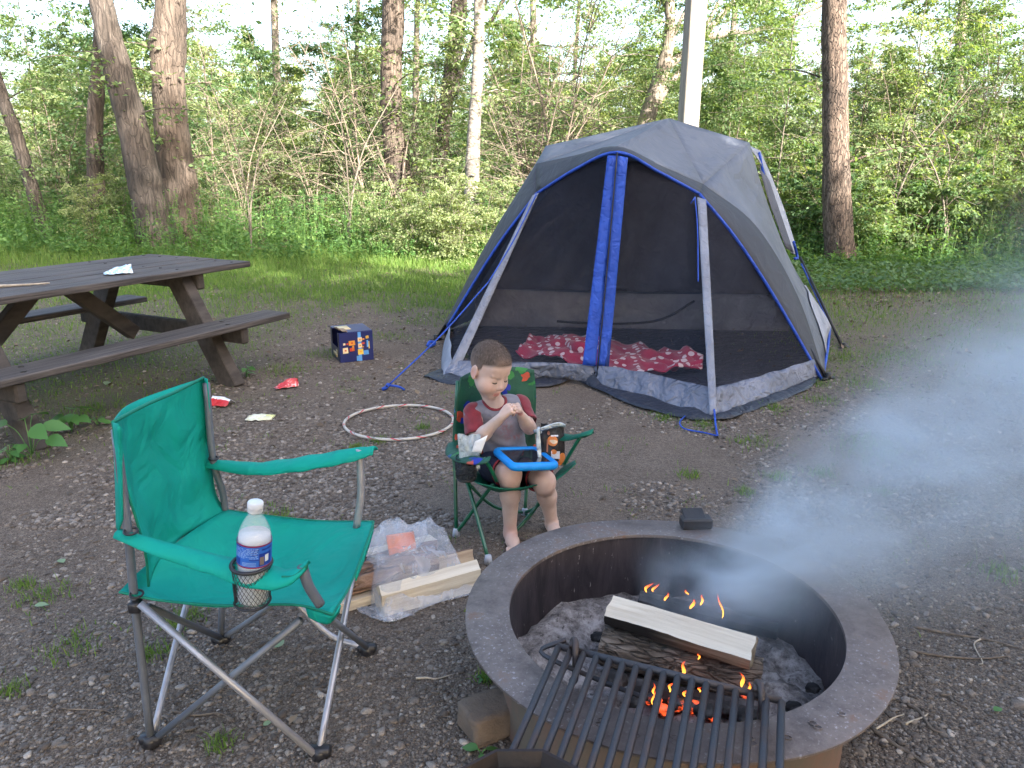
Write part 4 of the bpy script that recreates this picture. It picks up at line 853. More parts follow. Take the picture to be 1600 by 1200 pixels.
# seat and back
rimn = [ay(186, 925, 1.70), ay(250, 938, 1.70), ay(350, 946, 1.68), ay(460, 945, 1.66), ay(520, 960, 1.63)]
rear = [ay(186, 925, 1.70), ay(226, 885, 1.82), ay(300, 830, 2.02), ay(352, 797, 2.20)]
frontr = [ay(520, 960, 1.63), ay(548, 912, 1.80), ay(572, 850, 1.98), ay(584, 815, 2.15)]
far = [ay(352, 797, 2.20), ay(420, 806, 2.19), ay(500, 814, 2.17), ay(584, 815, 2.15)]
sg = lambda u, v: np.array([0, 0, -.055*math.sin(math.pi*u)**.8*math.sin(math.pi*v)**.8-.02*math.sin(math.pi*u)*(v*(1-v)*2)+(0 if u in (0, 1) or v in (0, 1) else .009*n3((u*4, v*3, 1), 1.4))])
mb = MB(); mb.grid(coons(rimn, far, rear, frontr, 26, 20, sg)); 
mb.grid(coons([ay(478, 950, 1.655), ay(500, 957, 1.64), ay(520, 962, 1.632), ay(532, 945, 1.66)], [ay(482, 964, 1.66), ay(498, 972, 1.65), ay(515, 974, 1.645), ay(530, 956, 1.67)], [ay(478, 950, 1.655), ay(482, 964, 1.66)], [ay(532, 945, 1.66), ay(530, 956, 1.67)], 10, 4))
mb.grid(coons([ay(584, 815, 2.15), ay(574, 850, 1.98), ay(556, 900, 1.84)], [ay(583, 830, 2.15), ay(573, 864, 1.99), ay(556, 908, 1.84)], [ay(584, 815, 2.15), ay(583, 830, 2.15)], [ay(556, 900, 1.84), ay(556, 908, 1.84)], 8, 3))
mb.build('seat', GRN, CH, solid=.0032, fixn=True)
bs_ = lambda u, v: np.array([-.050*math.sin(math.pi*u)*(1-.3*v), .0, 0])+(0 if u in (0, 1) or v in (0, 1) else np.array([.015*n3((u*3, v*3, 2), 1.3)+.010*math.sin(13*u-8*v)*math.sin(3.14*u)*v, 0, .0]))
mb = MB(); btop = [ay(176, 660, 1.70), ay(225, 634, 1.88), ay(275, 612, 2.05), ay(318, 590, 2.24)]; bbot = [ay(232, 916, 1.74), ay(268, 872, 1.86), ay(312, 832, 2.03), ay(352, 800, 2.20)]
bnear = [ay(176, 660, 1.70), ay(190, 740, 1.71), ay(213, 812, 1.72), ay(228, 870, 1.73), ay(232, 916, 1.74)]; bfar = [ay(318, 590, 2.24), ay(328, 640, 2.24), ay(329, 715, 2.22), ay(336, 770, 2.20), ay(352, 800, 2.20)]
mb.grid(coons(btop, bbot, bnear, bfar, 24, 30, bs_)); mb.build('backrest', GRN, CH, solid=.0035)
mb = MB(); mb.grid(coons([ay(176, 660, 1.70), ay(186, 664, 1.675), ay(193, 672, 1.70)], [ay(182, 825, 1.73), ay(186, 828, 1.70), ay(192, 812, 1.69)], [ay(176, 660, 1.70), ay(180, 745, 1.735), ay(182, 825, 1.73)], [ay(193, 672, 1.70), ay(191, 735, 1.69), ay(192, 812, 1.69)], 6, 14)); mb.build('back_pocket', GRN, CH, solid=.003); mb = MB(); mb.grid(coons([ay(318, 590, 2.24), ay(324, 592, 2.21)], [ay(328, 690, 2.23), ay(331, 690, 2.20)], [ay(318, 590, 2.24), ay(328, 690, 2.23)], [ay(324, 592, 2.21), ay(331, 690, 2.20)], 4, 8)); mb.build('back_pocket', GRN, CH, solid=.003)
SEAM = fabric('green_seam', (.003, .185, .120), (.002, .15, .10), .7, 900, .3, 12, .3)
mb = MB(); mb.tube(spline(btop, 24), .0045, 6); mb.tube(spline(bnear, 24), .0032, 6); mb.tube(spline(bfar, 24), .0032, 6); mb.tube(spline(rimn, 24), .0034, 6); mb.tube(spline(frontr, 24), .0034, 6); mb.tube(spline(far, 24), .0034, 6); mb.build('seam', SEAM, CH)
# armrests
def arm(cl, wds, m, n=26, dz=None, seed=0, tip=True):
    c = spline(cl, n); mb = MB(); G = np.zeros((n+1, 7, 3)); T_ = np.gradient(c, axis=0)
    for i in range(n+1):
        t = i/n; wd = np.interp(t, np.linspace(0, 1, len(wds)), wds); s = nrm(np.cross(T_[i], (0, 0, 1)))
        for j in range(7):
            q = (j/6-.5)*2; G[i, j] = c[i]+s*q*wd/2+np.array([0, 0, -.30*wd*q*q+.004*n3((i*.5, j*.5, seed), 1)])
    mb.grid(G); return mb.build('armrest', m, CH, solid=.0045)
arm([ay(184, 828, 1.70), ay(255, 850, 1.68), ay(340, 872, 1.65), ay(400, 885, 1.625), ay(450, 893, 1.605), ay(480, 878, 1.60)], [.040, .060, .074, .098, .078, .040], GRN, seed=1)
arm([ay(326, 719, 2.21), ay(400, 724, 2.19), ay(480, 714, 2.17), ay(550, 702, 2.15), ay(586, 699, 2.14)], [.05, .078, .092, .088, .05], GRN, seed=2)
mb = MB(); mb.grid(coons([ay(440, 900, 1.585), ay(460, 898, 1.58), ay(481, 880, 1.585)], [ay(440, 908, 1.59), ay(459, 909, 1.585), ay(481, 888, 1.59)], [ay(440, 900, 1.585), ay(440, 908, 1.59)], [ay(481, 880, 1.585), ay(481, 888, 1.59)], 8, 3)); mb.build('seam', SEAM, CH, solid=.002)
# cup holder: ring, netting, bottom
ctr = ay(393, 883, 1.618); bx = np.array([ctr[0]-.006, ctr[1], ctr[2]-.096])
mb = MB(); mb.ring(ctr+np.array([0, 0, .005]), .0455, .0046, (0.02, -.05, 1), 40, 8); hold = mb.build('cup_holder', GROM, CH)
mb = MB(); nn = 26
for d in (1, -1):
    for k in range(nn):
        pts = []
        for i in range(9):
            t = i/8; a = 2*math.pi*(k/nn)+d*t*1.35; r_ = .0445*(1-t)+.0405*t; pts.append(lerp(ctr, bx, t)+np.array([r_*math.cos(a), r_*math.sin(a), 0]))
        mb.tube(pts, .00075, 3, cap=False)
for k in range(12):
    a = k*math.pi/6; mb.tube([bx+np.array([.0405*math.cos(a), .0405*math.sin(a), 0]), bx-np.array([.0405*math.cos(a), .0405*math.sin(a), 0])], .0007, 3, cap=False)
mb.build('net', GROM, hold); mb = MB(); mb.ring(bx, .0412, .0032, (0, 0, 1), 32, 6, wob=.03); a = math.radians(188)
mb.tube(spline([ctr+np.array([.042*math.cos(a), .042*math.sin(a), 0]), lerp(ctr, bx, .5)+np.array([.041*math.cos(a), .041*math.sin(a), 0]), bx+np.array([.038*math.cos(a), .038*math.sin(a), 0])], 8), .0042, 6); mb.build('binding', GROM, hold)
# ---- bottle
bot = thing('water_bottle', 'clear plastic bottle with blue label and white cap in the green chair cup holder', 'bottle', tuple(bx+np.array([.001, 0, .002])))
def clear(name, ior=1.45, tint=(.97, .98, .99), rough=.03):
    m, nt, b = newmat(name); b.inputs['Base Color'].default_value = (*tint, 1); b.inputs['Transmission Weight'].default_value = 1; b.inputs['Roughness'].default_value = rough; b.inputs['IOR'].default_value = ior; return m
PET = see_through('bottle_plastic', (.80, .84, .86), .20, .06, 1.0)
MILK = see_through('cloudy_drink', (.60, .62, .66), .72, .2, .4)
prof = [(0, .004), (.020, .002), (.029, 0), (.0325, .006), (.0335, .02), (.0325, .032), (.0338, .045), (.0328, .058), (.0338, .072), (.0335, .088), (.0345, .095), (.0345, .150), (.0340, .158), (.031, .170), (.025, .186), (.018, .199), (.0128, .207), (.0122, .214)]
mb = MB(); mb.lathe(prof, n=40); mb.ring((0, 0, .2115), .0135, .0016, n=32, k=6); mb.build('bottle_body', PET, bot, world=False)
mb = MB(); mb.lathe([(0, .006), (.028, .004), (.031, .01), (.0315, .09), (.0325, .10), (.0325, .150), (.031, .163), (.0, .1635)], n=32); mb.build('drink', MILK, bot, world=False)
mb = MB(); pr = [(.0, .2355), (.0135, .2355), (.0150, .234), (.0152, .217), (.0152, .2135), (.0125, .2125)]; mb.lathe(pr, n=40)
for k in range(40):
    a = k*math.pi/20; mb.tube([(.0153*math.cos(a), .0153*math.sin(a), .218), (.0152*math.cos(a), .0152*math.sin(a), .233)], .0006, 4)
mb.build('cap', mat('white_cap', (.72, .75, .80), None, .35, 20, bs=0), bot, world=False)
LB, LBD, LW, LM = ink('label_blue', (.03, .13, .50)), ink('label_deep_blue', (.012, .035, .26)), ink('label_text', (.30, .45, .72)), ink('label_maroon', (.22, .01, .05))
mb = MB(); mb.lathe([(.0349, .1005), (.0350, .150)], n=48, mi=0); mb.lathe([(.03515, .0975), (.03515, .1005)], n=48, mi=3); mb.lathe([(.03515, .1465), (.03515, .150)], n=48, mi=3)
def lab_(a0, a1, z0, z1, mi, r=.03525):
    n = max(2, int(abs(a1-a0)*10)); V = []; 
    for i in range(n+1):
        a = a0+(a1-a0)*i/n; V += [(r*math.cos(a), r*math.sin(a), z0), (r*math.cos(a), r*math.sin(a), z1)]
    mb.add(V, [[2*i, 2*i+2, 2*i+3, 2*i+1] for i in range(n)], mi)
A0 = math.atan2(-1.6, .36)
for (a0, a1, z0, z1, mi) in ((-1.30, -.80, .103, .117, 1), (.35, 1.2, .102, .131, 1), (-1.5, -.75, .1425, .1455, 1), (-.1, .35, .138, .1405, 1), (-.1, .3, .133, .135, 1), (-.05, .3, .1275, .1295, 1), (-.2, .4, .116, .118, 1), (.5, 1.3, .137, .141, 1)): lab_(A0+a0, A0+a1, z0, z1, mi)
for z in (.1415, .1385, .1355, .1325, .1295, .1265, .1235, .1205):
    a = -1.25
    while a < .2:
        l = .06+.16*R.random(); 
        if R.random() < .8: lab_(A0+a, A0+min(a+l, .3), z, z+.0011, 2, .03535)
        a += l+.05
for z in (.1095, .1065, .1035): lab_(A0-.62, A0+.2, z, z+.0009, 2, .03535)
lab_(A0+.40, A0+.66, .104, .123, 4, .03540); lab_(A0+.72, A0+.98, .110, .126, 5, .03540)
bot.rotation_euler = (0, math.radians(6.5), 0); bot.scale = (1.13, 1.13, 1.10); mb.build('label', [LB, LBD, LW, LM, ink('label_photo', (.16, .12, .11)), ink('label_white', (.55, .58, .62))], bot, world=False, fixn=False)

# ================================================================ CHILD'S CAMP CHAIR
m, nt, b = newmat('printed_green_canvas'); v = coord(nt)
vo = nt.nodes.new('ShaderNodeTexVoronoi'); vo.inputs['Scale'].default_value = 19; dn = nt.nodes.new('ShaderNodeTexNoise'); dn.inputs['Scale'].default_value = 30; nt.links.new(v, dn.inputs['Vector']); va = nt.nodes.new('ShaderNodeVectorMath'); va.operation = 'MULTIPLY_ADD'; nt.links.new(dn.outputs[1], va.inputs[0]); va.inputs[1].default_value = (.05, .05, .05); nt.links.new(v, va.inputs[2]); nt.links.new(va.outputs[0], vo.inputs['Vector'])
sp_ = nt.nodes.new('ShaderNodeSeparateColor'); nt.links.new(vo.outputs['Color'], sp_.inputs[0])
pat = ramp(nt, sp_.outputs[0], [(0, (.004, .02, .28)), (.34, (.003, .045, .03)), (.5, (.02, .17, .035)), (.72, (.40, .06, .03)), (.86, (.02, .08, .20))])
for l in list(nt.links):
    if l.to_node.type == 'VALTORGB': l.to_node.color_ramp.interpolation = 'CONSTANT'
spot = math_(nt, 'MULTIPLY', math_(nt, 'LESS_THAN', vo.outputs['Distance'], .48), math_(nt, 'GREATER_THAN', sp_.outputs[1], .22))
nt.links.new(mix(nt, ramp(nt, noisetex(nt, v, 9), [(.3, (.002, .075, .042)), (.7, (.0015, .045, .027))]), pat, spot), b.inputs['Base Color']); b.inputs['Roughness'].default_value = .65
bump(nt, b, noisetex(nt, v, 26, 3), .5, .01); KGR = m
KG = fabric('kid_green_canvas', (.003, .115, .070), (.002, .080, .05), .6, 800, .2, 22, .6, .012)
KT = mat('green_tube', (.003, .095, .045), (.003, .07, .035), .28, 20, bs=0, spec=.6)
KP = mat('grey_plastic_foot', (.42, .44, .50), None, .5, 20, bs=0)
KC = thing('child_chair', 'small dark green printed folding chair the child sits in', 'camp chair', (-.02, 2.93, 0))
kBL, kFL, kBR, kFR = at(713, 838), at(763, 880), at(820, 806), at(868, 842)
def kp(name, pts, r=.0078, m=KT): 
    mb = MB(); mb.tube(spline(pts, 12) if len(pts) > 2 else np.array(pts), r, 8); return mb.build(name, m, KC)
u3 = np.array([0, 0, .015])
kp('upright', [kBL+u3, ay(711, 735, 3.0), ay(709, 705, 3.02), ay(715, 595, 3.06)]); kp('upright', [kBR+u3, ay(825, 720, 3.20), ay(826, 660, 3.22), ay(826, 582, 3.24)])
kp('cross_tube', [kFL+u3, ay(735, 770, 2.86), ay(721, 735, 2.92)]); kp('cross_tube', [kBL+u3, ay(745, 790, 2.88), ay(770, 757, 2.80)])
kp('cross_tube', [kBR+u3, ay(850, 836, 2.98), kFR+u3*2]); kp('cross_tube', [kBR+u3, ay(840, 790, 3.0), ay(862, 752, 2.95)])
kp('cross_tube', [at(806, 842)+u3+np.array([0, .04, 0]), ay(832, 800, 3.0), ay(852, 770, 3.0)]); kp('cross_tube', [kBR+u3, ay(770, 790, 3.05), ay(722, 745, 3.0)])
kp('arm_post', [ay(757, 716, 2.74), ay(768, 735, 2.76), ay(776, 752, 2.78)]); kp('arm_post', [ay(907, 682, 2.80), ay(893, 705, 2.83), ay(881, 726, 2.86)])
for p in (kBL, kFL, kBR, kFR):
    mb = MB(); mb.lathe([(0, .036), (.012, .034), (.0145, .02), (.017, 0), (0, 0)], p, 14); mb.build('foot', KP, KC)
mb = MB(); kb = lambda u, v: np.array([.01, .035*math.sin(math.pi*u), .0])+(0 if u in (0, 1) or v in (0, 1) else np.array([0, .008*n3((u*4, v*4, 2), 1.3), 0]))
mb.grid(coons([ay(716, 590, 3.05), ay(740, 582, 3.09), ay(800, 576, 3.19), ay(831, 578, 3.23)], [ay(722, 742, 2.98), ay(750, 735, 3.02), ay(810, 728, 3.1), ay(835, 720, 3.18)], [ay(716, 590, 3.05), ay(707, 640, 3.03), ay(706, 690, 3.01), ay(722, 742, 2.98)], [ay(831, 578, 3.23), ay(834, 620, 3.22), ay(832, 670, 3.2), ay(835, 720, 3.18)], 18, 20, kb)); mb.build('backrest', KGR, KC, solid=.006)
mb = MB(); mb.grid(coons([ay(720, 738, 2.99), ay(780, 735, 3.08), ay(838, 722, 3.18)], [ay(748, 756, 2.745), ay(800, 764, 2.78), ay(866, 752, 2.88)], [ay(720, 738, 2.99), ay(734, 748, 2.87), ay(748, 756, 2.745)], [ay(838, 722, 3.18), ay(856, 740, 3.0), ay(866, 752, 2.88)], 16, 12, lambda u, v: (0, 0, -.045*math.sin(3.14*u)*math.sin(3.14*v)))); 
mb.grid(coons([ay(866, 752, 2.88), ay(880, 742, 2.92), ay(900, 724, 2.96)], [ay(868, 742, 2.96), ay(880, 730, 3.0), ay(898, 720, 3.03)], [ay(866, 752, 2.88), ay(868, 742, 2.96)], [ay(900, 724, 2.96), ay(898, 720, 3.03)], 6, 4)); mb.build('seat', KG, KC, solid=.005)
def karm(cl, wds, seed, m):
    n = 20; c = spline(cl, n); mb = MB(); G = np.zeros((n+1, 5, 3)); T_ = np.gradient(c, axis=0)
    for i in range(n+1):
        wd = np.interp(i/n, np.linspace(0, 1, len(wds)), wds); s = nrm(np.cross(T_[i], (0, 0, 1)))
        for j in range(5): q = (j/4-.5)*2; G[i, j] = c[i]+s*q*wd/2+np.array([0, 0, -.2*wd*q*q])
    mb.grid(G); return mb.build('armrest', m, KC, solid=.005)
karm([ay(709, 690, 3.02), ay(712, 702, 2.95), ay(730, 711, 2.83), ay(754, 717, 2.74), ay(766, 714, 2.73)], [.05, .085, .095, .07, .03], 1, KGR)
karm([ay(832, 672, 3.21), ay(865, 676, 3.05), ay(895, 680, 2.88), ay(918, 674, 2.80), ay(927, 671, 2.79)], [.03, .07, .085, .07, .03], 2, KG)
kc = ay(728, 711, 2.83); mb = MB(); mb.lathe([(.040, 0), (.043, -.03), (.042, -.085), (.03, -.093), (0, -.094)], kc+np.array([0, 0, -.006]), 24); mb.build('cup_holder', see_through('dark_net', (.03, .035, .045), .82, .8, .2, .15, 60), KC)
mb = MB(); mb.ring(kc+np.array([0, 0, -.098]), .036, .005, n=24, k=6); mb.build('binding', GROM, KC)
# ---- silver pouch in the cup holder
def pouch(name, label, cat, o, X_, Z_, w_, h_, puff, mats, seed, pick=None, lean=0):
    o = np.asarray(o); X_ = nrm(X_); Z_ = nrm(Z_-X_*np.dot(Z_, X_)); N_ = np.cross(X_, Z_); t = thing(name, label, cat, tuple(o)); mb = MB(); n = 16
    for s in (-1, 1):
        G = np.zeros((n+1, n+1, 3))
        for i in range(n+1):
            for j in range(n+1):
                u, v = i/n-.5, j/n; e = max(0, 1-(2*u)**4)*max(0, 1-(2*v-1)**4)
                G[i, j] = o+X_*(w_*u*(1+.06*math.sin(v*5+seed)))+Z_*(h_*v+.012*n3((u*3, seed, 0), 1.5)*v)+N_*(s*puff*e*(1-.45*v)+.012*n3((u*3, v*3, seed), 1.6)*(v+.3)+lean*v*v)
        mb.grid(G, 0)
    ob = mb.build('film', mats, t)
    return t, (o, X_, Z_, N_)
SILV = mat('silver_film', (.55, .60, .64), (.30, .36, .40), .22, 18, metal=.6, bs=.6, bd=.02, bscale=25)
SIL2 = see_through('clear_pouch_film', (.50, .58, .62), .55, .15, .8, .25, 22)
t_, _ = pouch('snack_pouch', 'clear and silver snack pouch standing in the left cup holder of the child\'s chair', 'pouch', kc+np.array([.014, -.005, -.06]), (1, .1, 0), (.12, 0, 1), .085, .15, .022, [SIL2], 3)
mb = MB(); mb.grid(coons([ay(742, 690, 2.79), ay(762, 680, 2.79)], [ay(737, 706, 2.79), ay(752, 708, 2.79)], [ay(742, 690, 2.79), ay(737, 706, 2.79)], [ay(762, 680, 2.79), ay(752, 708, 2.79)], 4, 4)); mb.build('lining', ink('white_film', (.75, .76, .78)), t_, solid=.001)
# ---- black crisp bag between child and right arm
BKF = foil('black_bag_film', [(.3, (.008, .008, .009)), (.7, (.022, .018, .02))], .35)
t_, (o, X1, Z1, N1) = pouch('crisp_bag', 'open black snack bag with orange pictures standing at the child\'s left side', 'snack bag', ay(862, 727, 2.90), (1, -.06, 0), (-.12, .12, 1), .098, .172, .022, [BKF], 6)
mb = MB()
def bp(u, v, w_, h_, mi, n=6, rnd=False):
    if rnd:
        V = []; 
        for k in range(14): a = k*math.pi/7; V.append((u+w_/2*math.cos(a), v+h_/2*math.sin(a)))
    else: V = [(u-w_/2, v-h_/2), (u+w_/2, v-h_/2), (u+w_/2, v+h_/2), (u-w_/2, v+h_/2)]
    W = []
    for (a, c) in V:
        e = max(0, 1-(2*a)**4)*max(0, 1-(2*c-1)**4); W.append(o+X1*.098*a*(1+.06*math.sin(c*5+6))+Z1*(.172*c)+N1*(.022*e*(1-.45*c)+.0035+.0006*mi)+N1*(.012*n3((a*3, c*3, 6), 1.6)*(c+.3)))
    mb.add(W, [list(range(len(W)))], mi)
for q in ((.02, .62, .42, .26, 0, 6, True), (.04, .60, .36, .10, 1, 6, True), (.08, .36, .22, .12, 0, 6, True), (.14, .28, .34, .18, 2), (.40, .20, .26, .26, 0, 6, True), (.28, .07, .30, .12, 0, 6, True), (-.46, .52, .05, .7, 2), (-.15, .80, .12, .10, 3, 6, True), (.1, .74, .30, .035, 2), (-.18, .50, .06, .3, 3)): bp(*q)
mb.build('printing', [ink('crisp_orange', (.62, .20, .05)), ink('crisp_cream', (.72, .55, .38)), ink('bag_white', (.62, .62, .66)), ink('bag_brown', (.28, .10, .06))], t_, smooth=False, fixn=False)
mb = MB(); mb.grid(coons([ay(839, 668, 2.86), ay(843, 666, 2.86)], [ay(842, 724, 2.84), ay(847, 725, 2.84)], [ay(839, 668, 2.86), ay(838, 695, 2.85), ay(842, 724, 2.84)], [ay(843, 666, 2.86), ay(845, 690, 2.85), ay(847, 725, 2.84)], 4, 10)); mb.grid(coons([ay(833, 672, 2.89), ay(870, 660, 2.89), ay(884, 663, 2.91)], [ay(834, 677, 2.89), ay(872, 667, 2.89), ay(884, 668, 2.91)], [ay(833, 672, 2.89), ay(834, 677, 2.89)], [ay(884, 663, 2.91), ay(884, 668, 2.91)], 12, 3)); mb.build('silver_edge', SILV, t_, solid=.001)
# ---- tablet in a blue foam case lying on the lap
P1, P2, P3, P4 = ay(771, 705, 2.91), ay(838, 704, 2.97), ay(871, 727, 2.775), ay(803, 730, 2.715)
tc_ = (P1+P2+P3+P4)/4; TB = thing('tablet', 'tablet in a thick bright blue foam case on the child\'s lap', 'tablet', tuple(tc_))
X_ = nrm((P2+P3)/2-(P1+P4)/2); Y_ = nrm((P1+P2)/2-(P3+P4)/2); Y_ = nrm(Y_-X_*X_.dot(Y_)); Z_ = np.cross(X_, Y_); lx, ly = .176, .215
CASE = mat('blue_foam', (.005, .24, .66), (.004, .20, .58), .5, 30, bs=.05, spec=.35)
hx, hy = lx/2, ly/2; rc = .022; pts = []
for (sx, sy, a0) in ((1, 1, 0), (-1, 1, 90), (-1, -1, 180), (1, -1, 270)):
    for k in range(6):
        a = math.radians(a0+k*18); pts.append(tc_+X_*(sx*(hx-rc)+rc*math.cos(a))+Y_*(sy*(hy-rc)+rc*math.sin(a)))
n = len(pts); mb = MB(); V = []; F = []; kk = 10
for i in range(n):
    p = pts[i]; T1 = nrm(pts[(i+1) % n]-pts[i-1]); o_ = np.cross(T1, Z_)
    for j in range(kk): a = 2*math.pi*j/kk; V.append(p+o_*(.0155*math.cos(a))+Z_*(.0165*math.sin(a))); F.append([i*kk+j, ((i+1) % n)*kk+j, ((i+1) % n)*kk+(j+1) % kk, i*kk+(j+1) % kk])
mb.add(V, F); mb.box(tc_-Z_*.007, (lx-.02, ly-.02, .006), X_, Y_, Z_, .002); mb.build('foam_case', CASE, TB)
mb = MB(); mb.box(tc_+Z_*.006, (lx-.022, ly-.022, .006), X_, Y_, Z_, .001); scr = mb.build('screen', mat('dark_screen', (.02, .022, .03), None, .08, 3, bs=0, spec=.7), TB, smooth=False)
# ================================================================ FIRE RING
RC = np.array([.445, 1.89, 0]); RZ = .30
m, nt, b = newmat('ring_steel'); v = coord(nt)
base = ramp(nt, noisetex(nt, v, 7, 10, .78), [(.3, (.045, .036, .033)), (.45, (.112, .088, .079)), (.56, (.155, .126, .114)), (.66, (.160, .088, .056))])
sp2 = ramp(nt, noisetex(nt, v, 90, 4, .7), [(.57, (0, 0, 0)), (.67, (.75, .75, .75))])
sp3 = ramp(nt, noisetex(nt, v, 3.5, 2), [(.45, (.12, .12, .12)), (.6, (1, 1, 1))])
nt.links.new(mix(nt, base, (.36, .34, .35), mix(nt, (0, 0, 0), sp2, sp3)), b.inputs['Base Color']); b.inputs['Roughness'].default_value = .55; b.inputs['Metallic'].default_value = .25
bump(nt, b, noisetex(nt, v, 130, 6), .35, .002); STEEL_R = m
RUST = mat('rusty_ring_wall', (.095, .078, .060), (.145, .078, .058), .85, 7, bs=.4, bd=.003, bscale=60, lo=.4, hi=.68)
m, nt, b = newmat('sooty_wall'); v = coord(nt, 'Object', (6, 6, 1.4))
s0 = ramp(nt, noisetex(nt, v, 3.0, 7, .7, .6), [(.35, (.022, .018, .022)), (.6, (.055, .043, .048)), (.78, (.13, .105, .10))])
s1 = ramp(nt, noisetex(nt, coord(nt, 'Object', (1, 1, .35)), 60, 4, .7), [(.66, (0, 0, 0)), (.72, (1, 1, 1))])
nt.links.new(mix(nt, s0, (.34, .32, .30), s1), b.inputs['Base Color']); b.inputs['Roughness'].default_value = .6; b.inputs['Metallic'].default_value = .2; bump(nt, b, noisetex(nt, v, 18, 6), .3, .004); SOOT = m
FR = thing('fire_ring', 'round steel campfire ring with wide flat rim and cooking grate', 'fire ring', tuple(RC))
mb = MB(); n = 128; V = []; F = []; prof = [(.452, -.004), (.453, .001), (.572, .001), (.5745, -.001), (.5745, -.007), (.572, -.009), (.452, -.009)]
for i in range(n):
    a = 2*math.pi*i/n; wv = .0025*math.sin(3*a+.6)+.0015*math.sin(7*a)
    for (r, z) in prof: V.append(RC+np.array([r*math.cos(a), r*math.sin(a), RZ+z+wv*(r-.45)/.12]))
    for j in range(7): F.append([i*7+j, ((i+1) % n)*7+j, ((i+1) % n)*7+(j+1) % 7, i*7+(j+1) % 7])
mb.add(V, F); rim = mb.build('rim', STEEL_R, FR, auto=40)
for k in range(9):                                       # stamped letters, worn, on the near rim
    a = math.radians(-128+k*9.2); c = RC+np.array([.515*math.cos(a), .515*math.sin(a), RZ+.0022]); mb = MB(); mb.ring(c+np.array([.006*math.cos(a), .006*math.sin(a), 0]), .0085, .0016, n=16, k=5, ell=.75); 
    if k % 2: mb.ring(c-np.array([.009*math.cos(a), .009*math.sin(a), 0]), .0085, .0016, n=16, k=5, ell=.75)
    mb.build('stamping', STEEL_R, rim)
mb = MB(); mb.lathe([(.474, -.03), (.474, .2905)], RC, 96); mb.build('outer_wall', RUST, FR, fixn=False)
mb = MB(); mb.lathe([(.462, -.03), (.462, .2905)], RC, 96); mb.build('inner_wall', SOOT, FR, fixn=False)
p = at(1088, 826, RZ); mb = MB(); X_ = nrm((1, .05, 0)); Y_ = np.array([-X_[1], X_[0], 0])
mb.box(p+np.array([0, .012, .020]), (.105, .05, .036), X_, Y_, None, .005); mb.box(p+np.array([-.005, .03, .040]), (.075, .06, .010), X_, nrm(Y_+np.array([0, 0, .25])), None, .003)
mb.build('hinge_bracket', mat('soot_black_steel', (.018, .017, .020), (.035, .03, .03), .55, 30, metal=.3), FR, smooth=False)
# grate
IRON = mat('grate_iron', (.050, .052, .060), (.075, .050, .042), .55, 9, metal=.5, bs=.5, bd=.002, bscale=120, lo=.45, hi=.75)
g0, g1 = at(873, 1010, .345), at(1221, 1095, .345); d = ray(1245, 169); gd = -nrm(d)
GR = MB(); 
GR.tube([g0, g1], .0088, 10); rail = GR.build('grate_rail', IRON, FR)
for i in range(17):
    mb = MB(); s = lerp(g0, g1, i/16); mb.tube([s+gd*.004, s+gd*.2+np.array([0, 0, R.uniform(-.002, .002)]), s+gd*(.46+R.uniform(-.004, .004))], .0084, 10); mb.build('grate_bar', IRON, FR)
mb = MB(); mb.tube([g0+gd*.45-np.array([0, 0, .014]), g1+gd*.45-np.array([0, 0, .014])], .0085, 10); mb.build('grate_rail', IRON, FR)
mb = MB(); mb.tube(spline([at(884, 1000, .35), at(846, 1020, .316), at(930, 1060, .312), at(1012, 1092, .312)], 16), .0062, 8); mb.build('grate_rod', IRON, FR)
for (u, v_) in ((896, 1017), (1184, 1086)):
    c = at(u, v_, .345); mb = MB(); mb.tube(spline([c+np.array([-.004, .0, .010]), c+np.array([.0, .014, .020]), c+np.array([.004, .004, .026]), c+np.array([.004, -.014, .012]), c+np.array([.004, -.022, -.03]), c+np.array([.004, -.012, -.075]), c+np.array([0, .02, -.10])], 20), .0082, 8); mb.build('grate_hook', IRON, FR)
# black iron griddle at the near edge of the grate
q = [at(721, 1199, .36), at(778, 1172, .36), at(906, 1201, .36)]; A2 = np.array([[2*(q[1]-q[0])[0], 2*(q[1]-q[0])[1]], [2*(q[2]-q[0])[0], 2*(q[2]-q[0])[1]]]); bb_ = np.array([q[1][:2]@q[1][:2]-q[0][:2]@q[0][:2], q[2][:2]@q[2][:2]-q[0][:2]@q[0][:2]])
cc_ = np.linalg.solve(A2, bb_); rr_ = np.linalg.norm(cc_-q[0][:2])
PANM = mat('cast_iron', (.010, .010, .012), (.030, .018, .014), .45, 8, metal=.3, bs=.3, bscale=90)
pan = thing('skillet', 'black iron pan edge showing at the bottom edge beside the grate', 'pan', (cc_[0], cc_[1], .36))
mb = MB(); mb.lathe([(0, -.028), (rr_-.016, -.028), (rr_-.003, 0), (rr_+.002, .002), (rr_+.004, -.001), (rr_-.010, -.034), (0, -.034)], (0, 0, 0), 10); mb.build('pan_body', PANM, pan, world=False, auto=30)
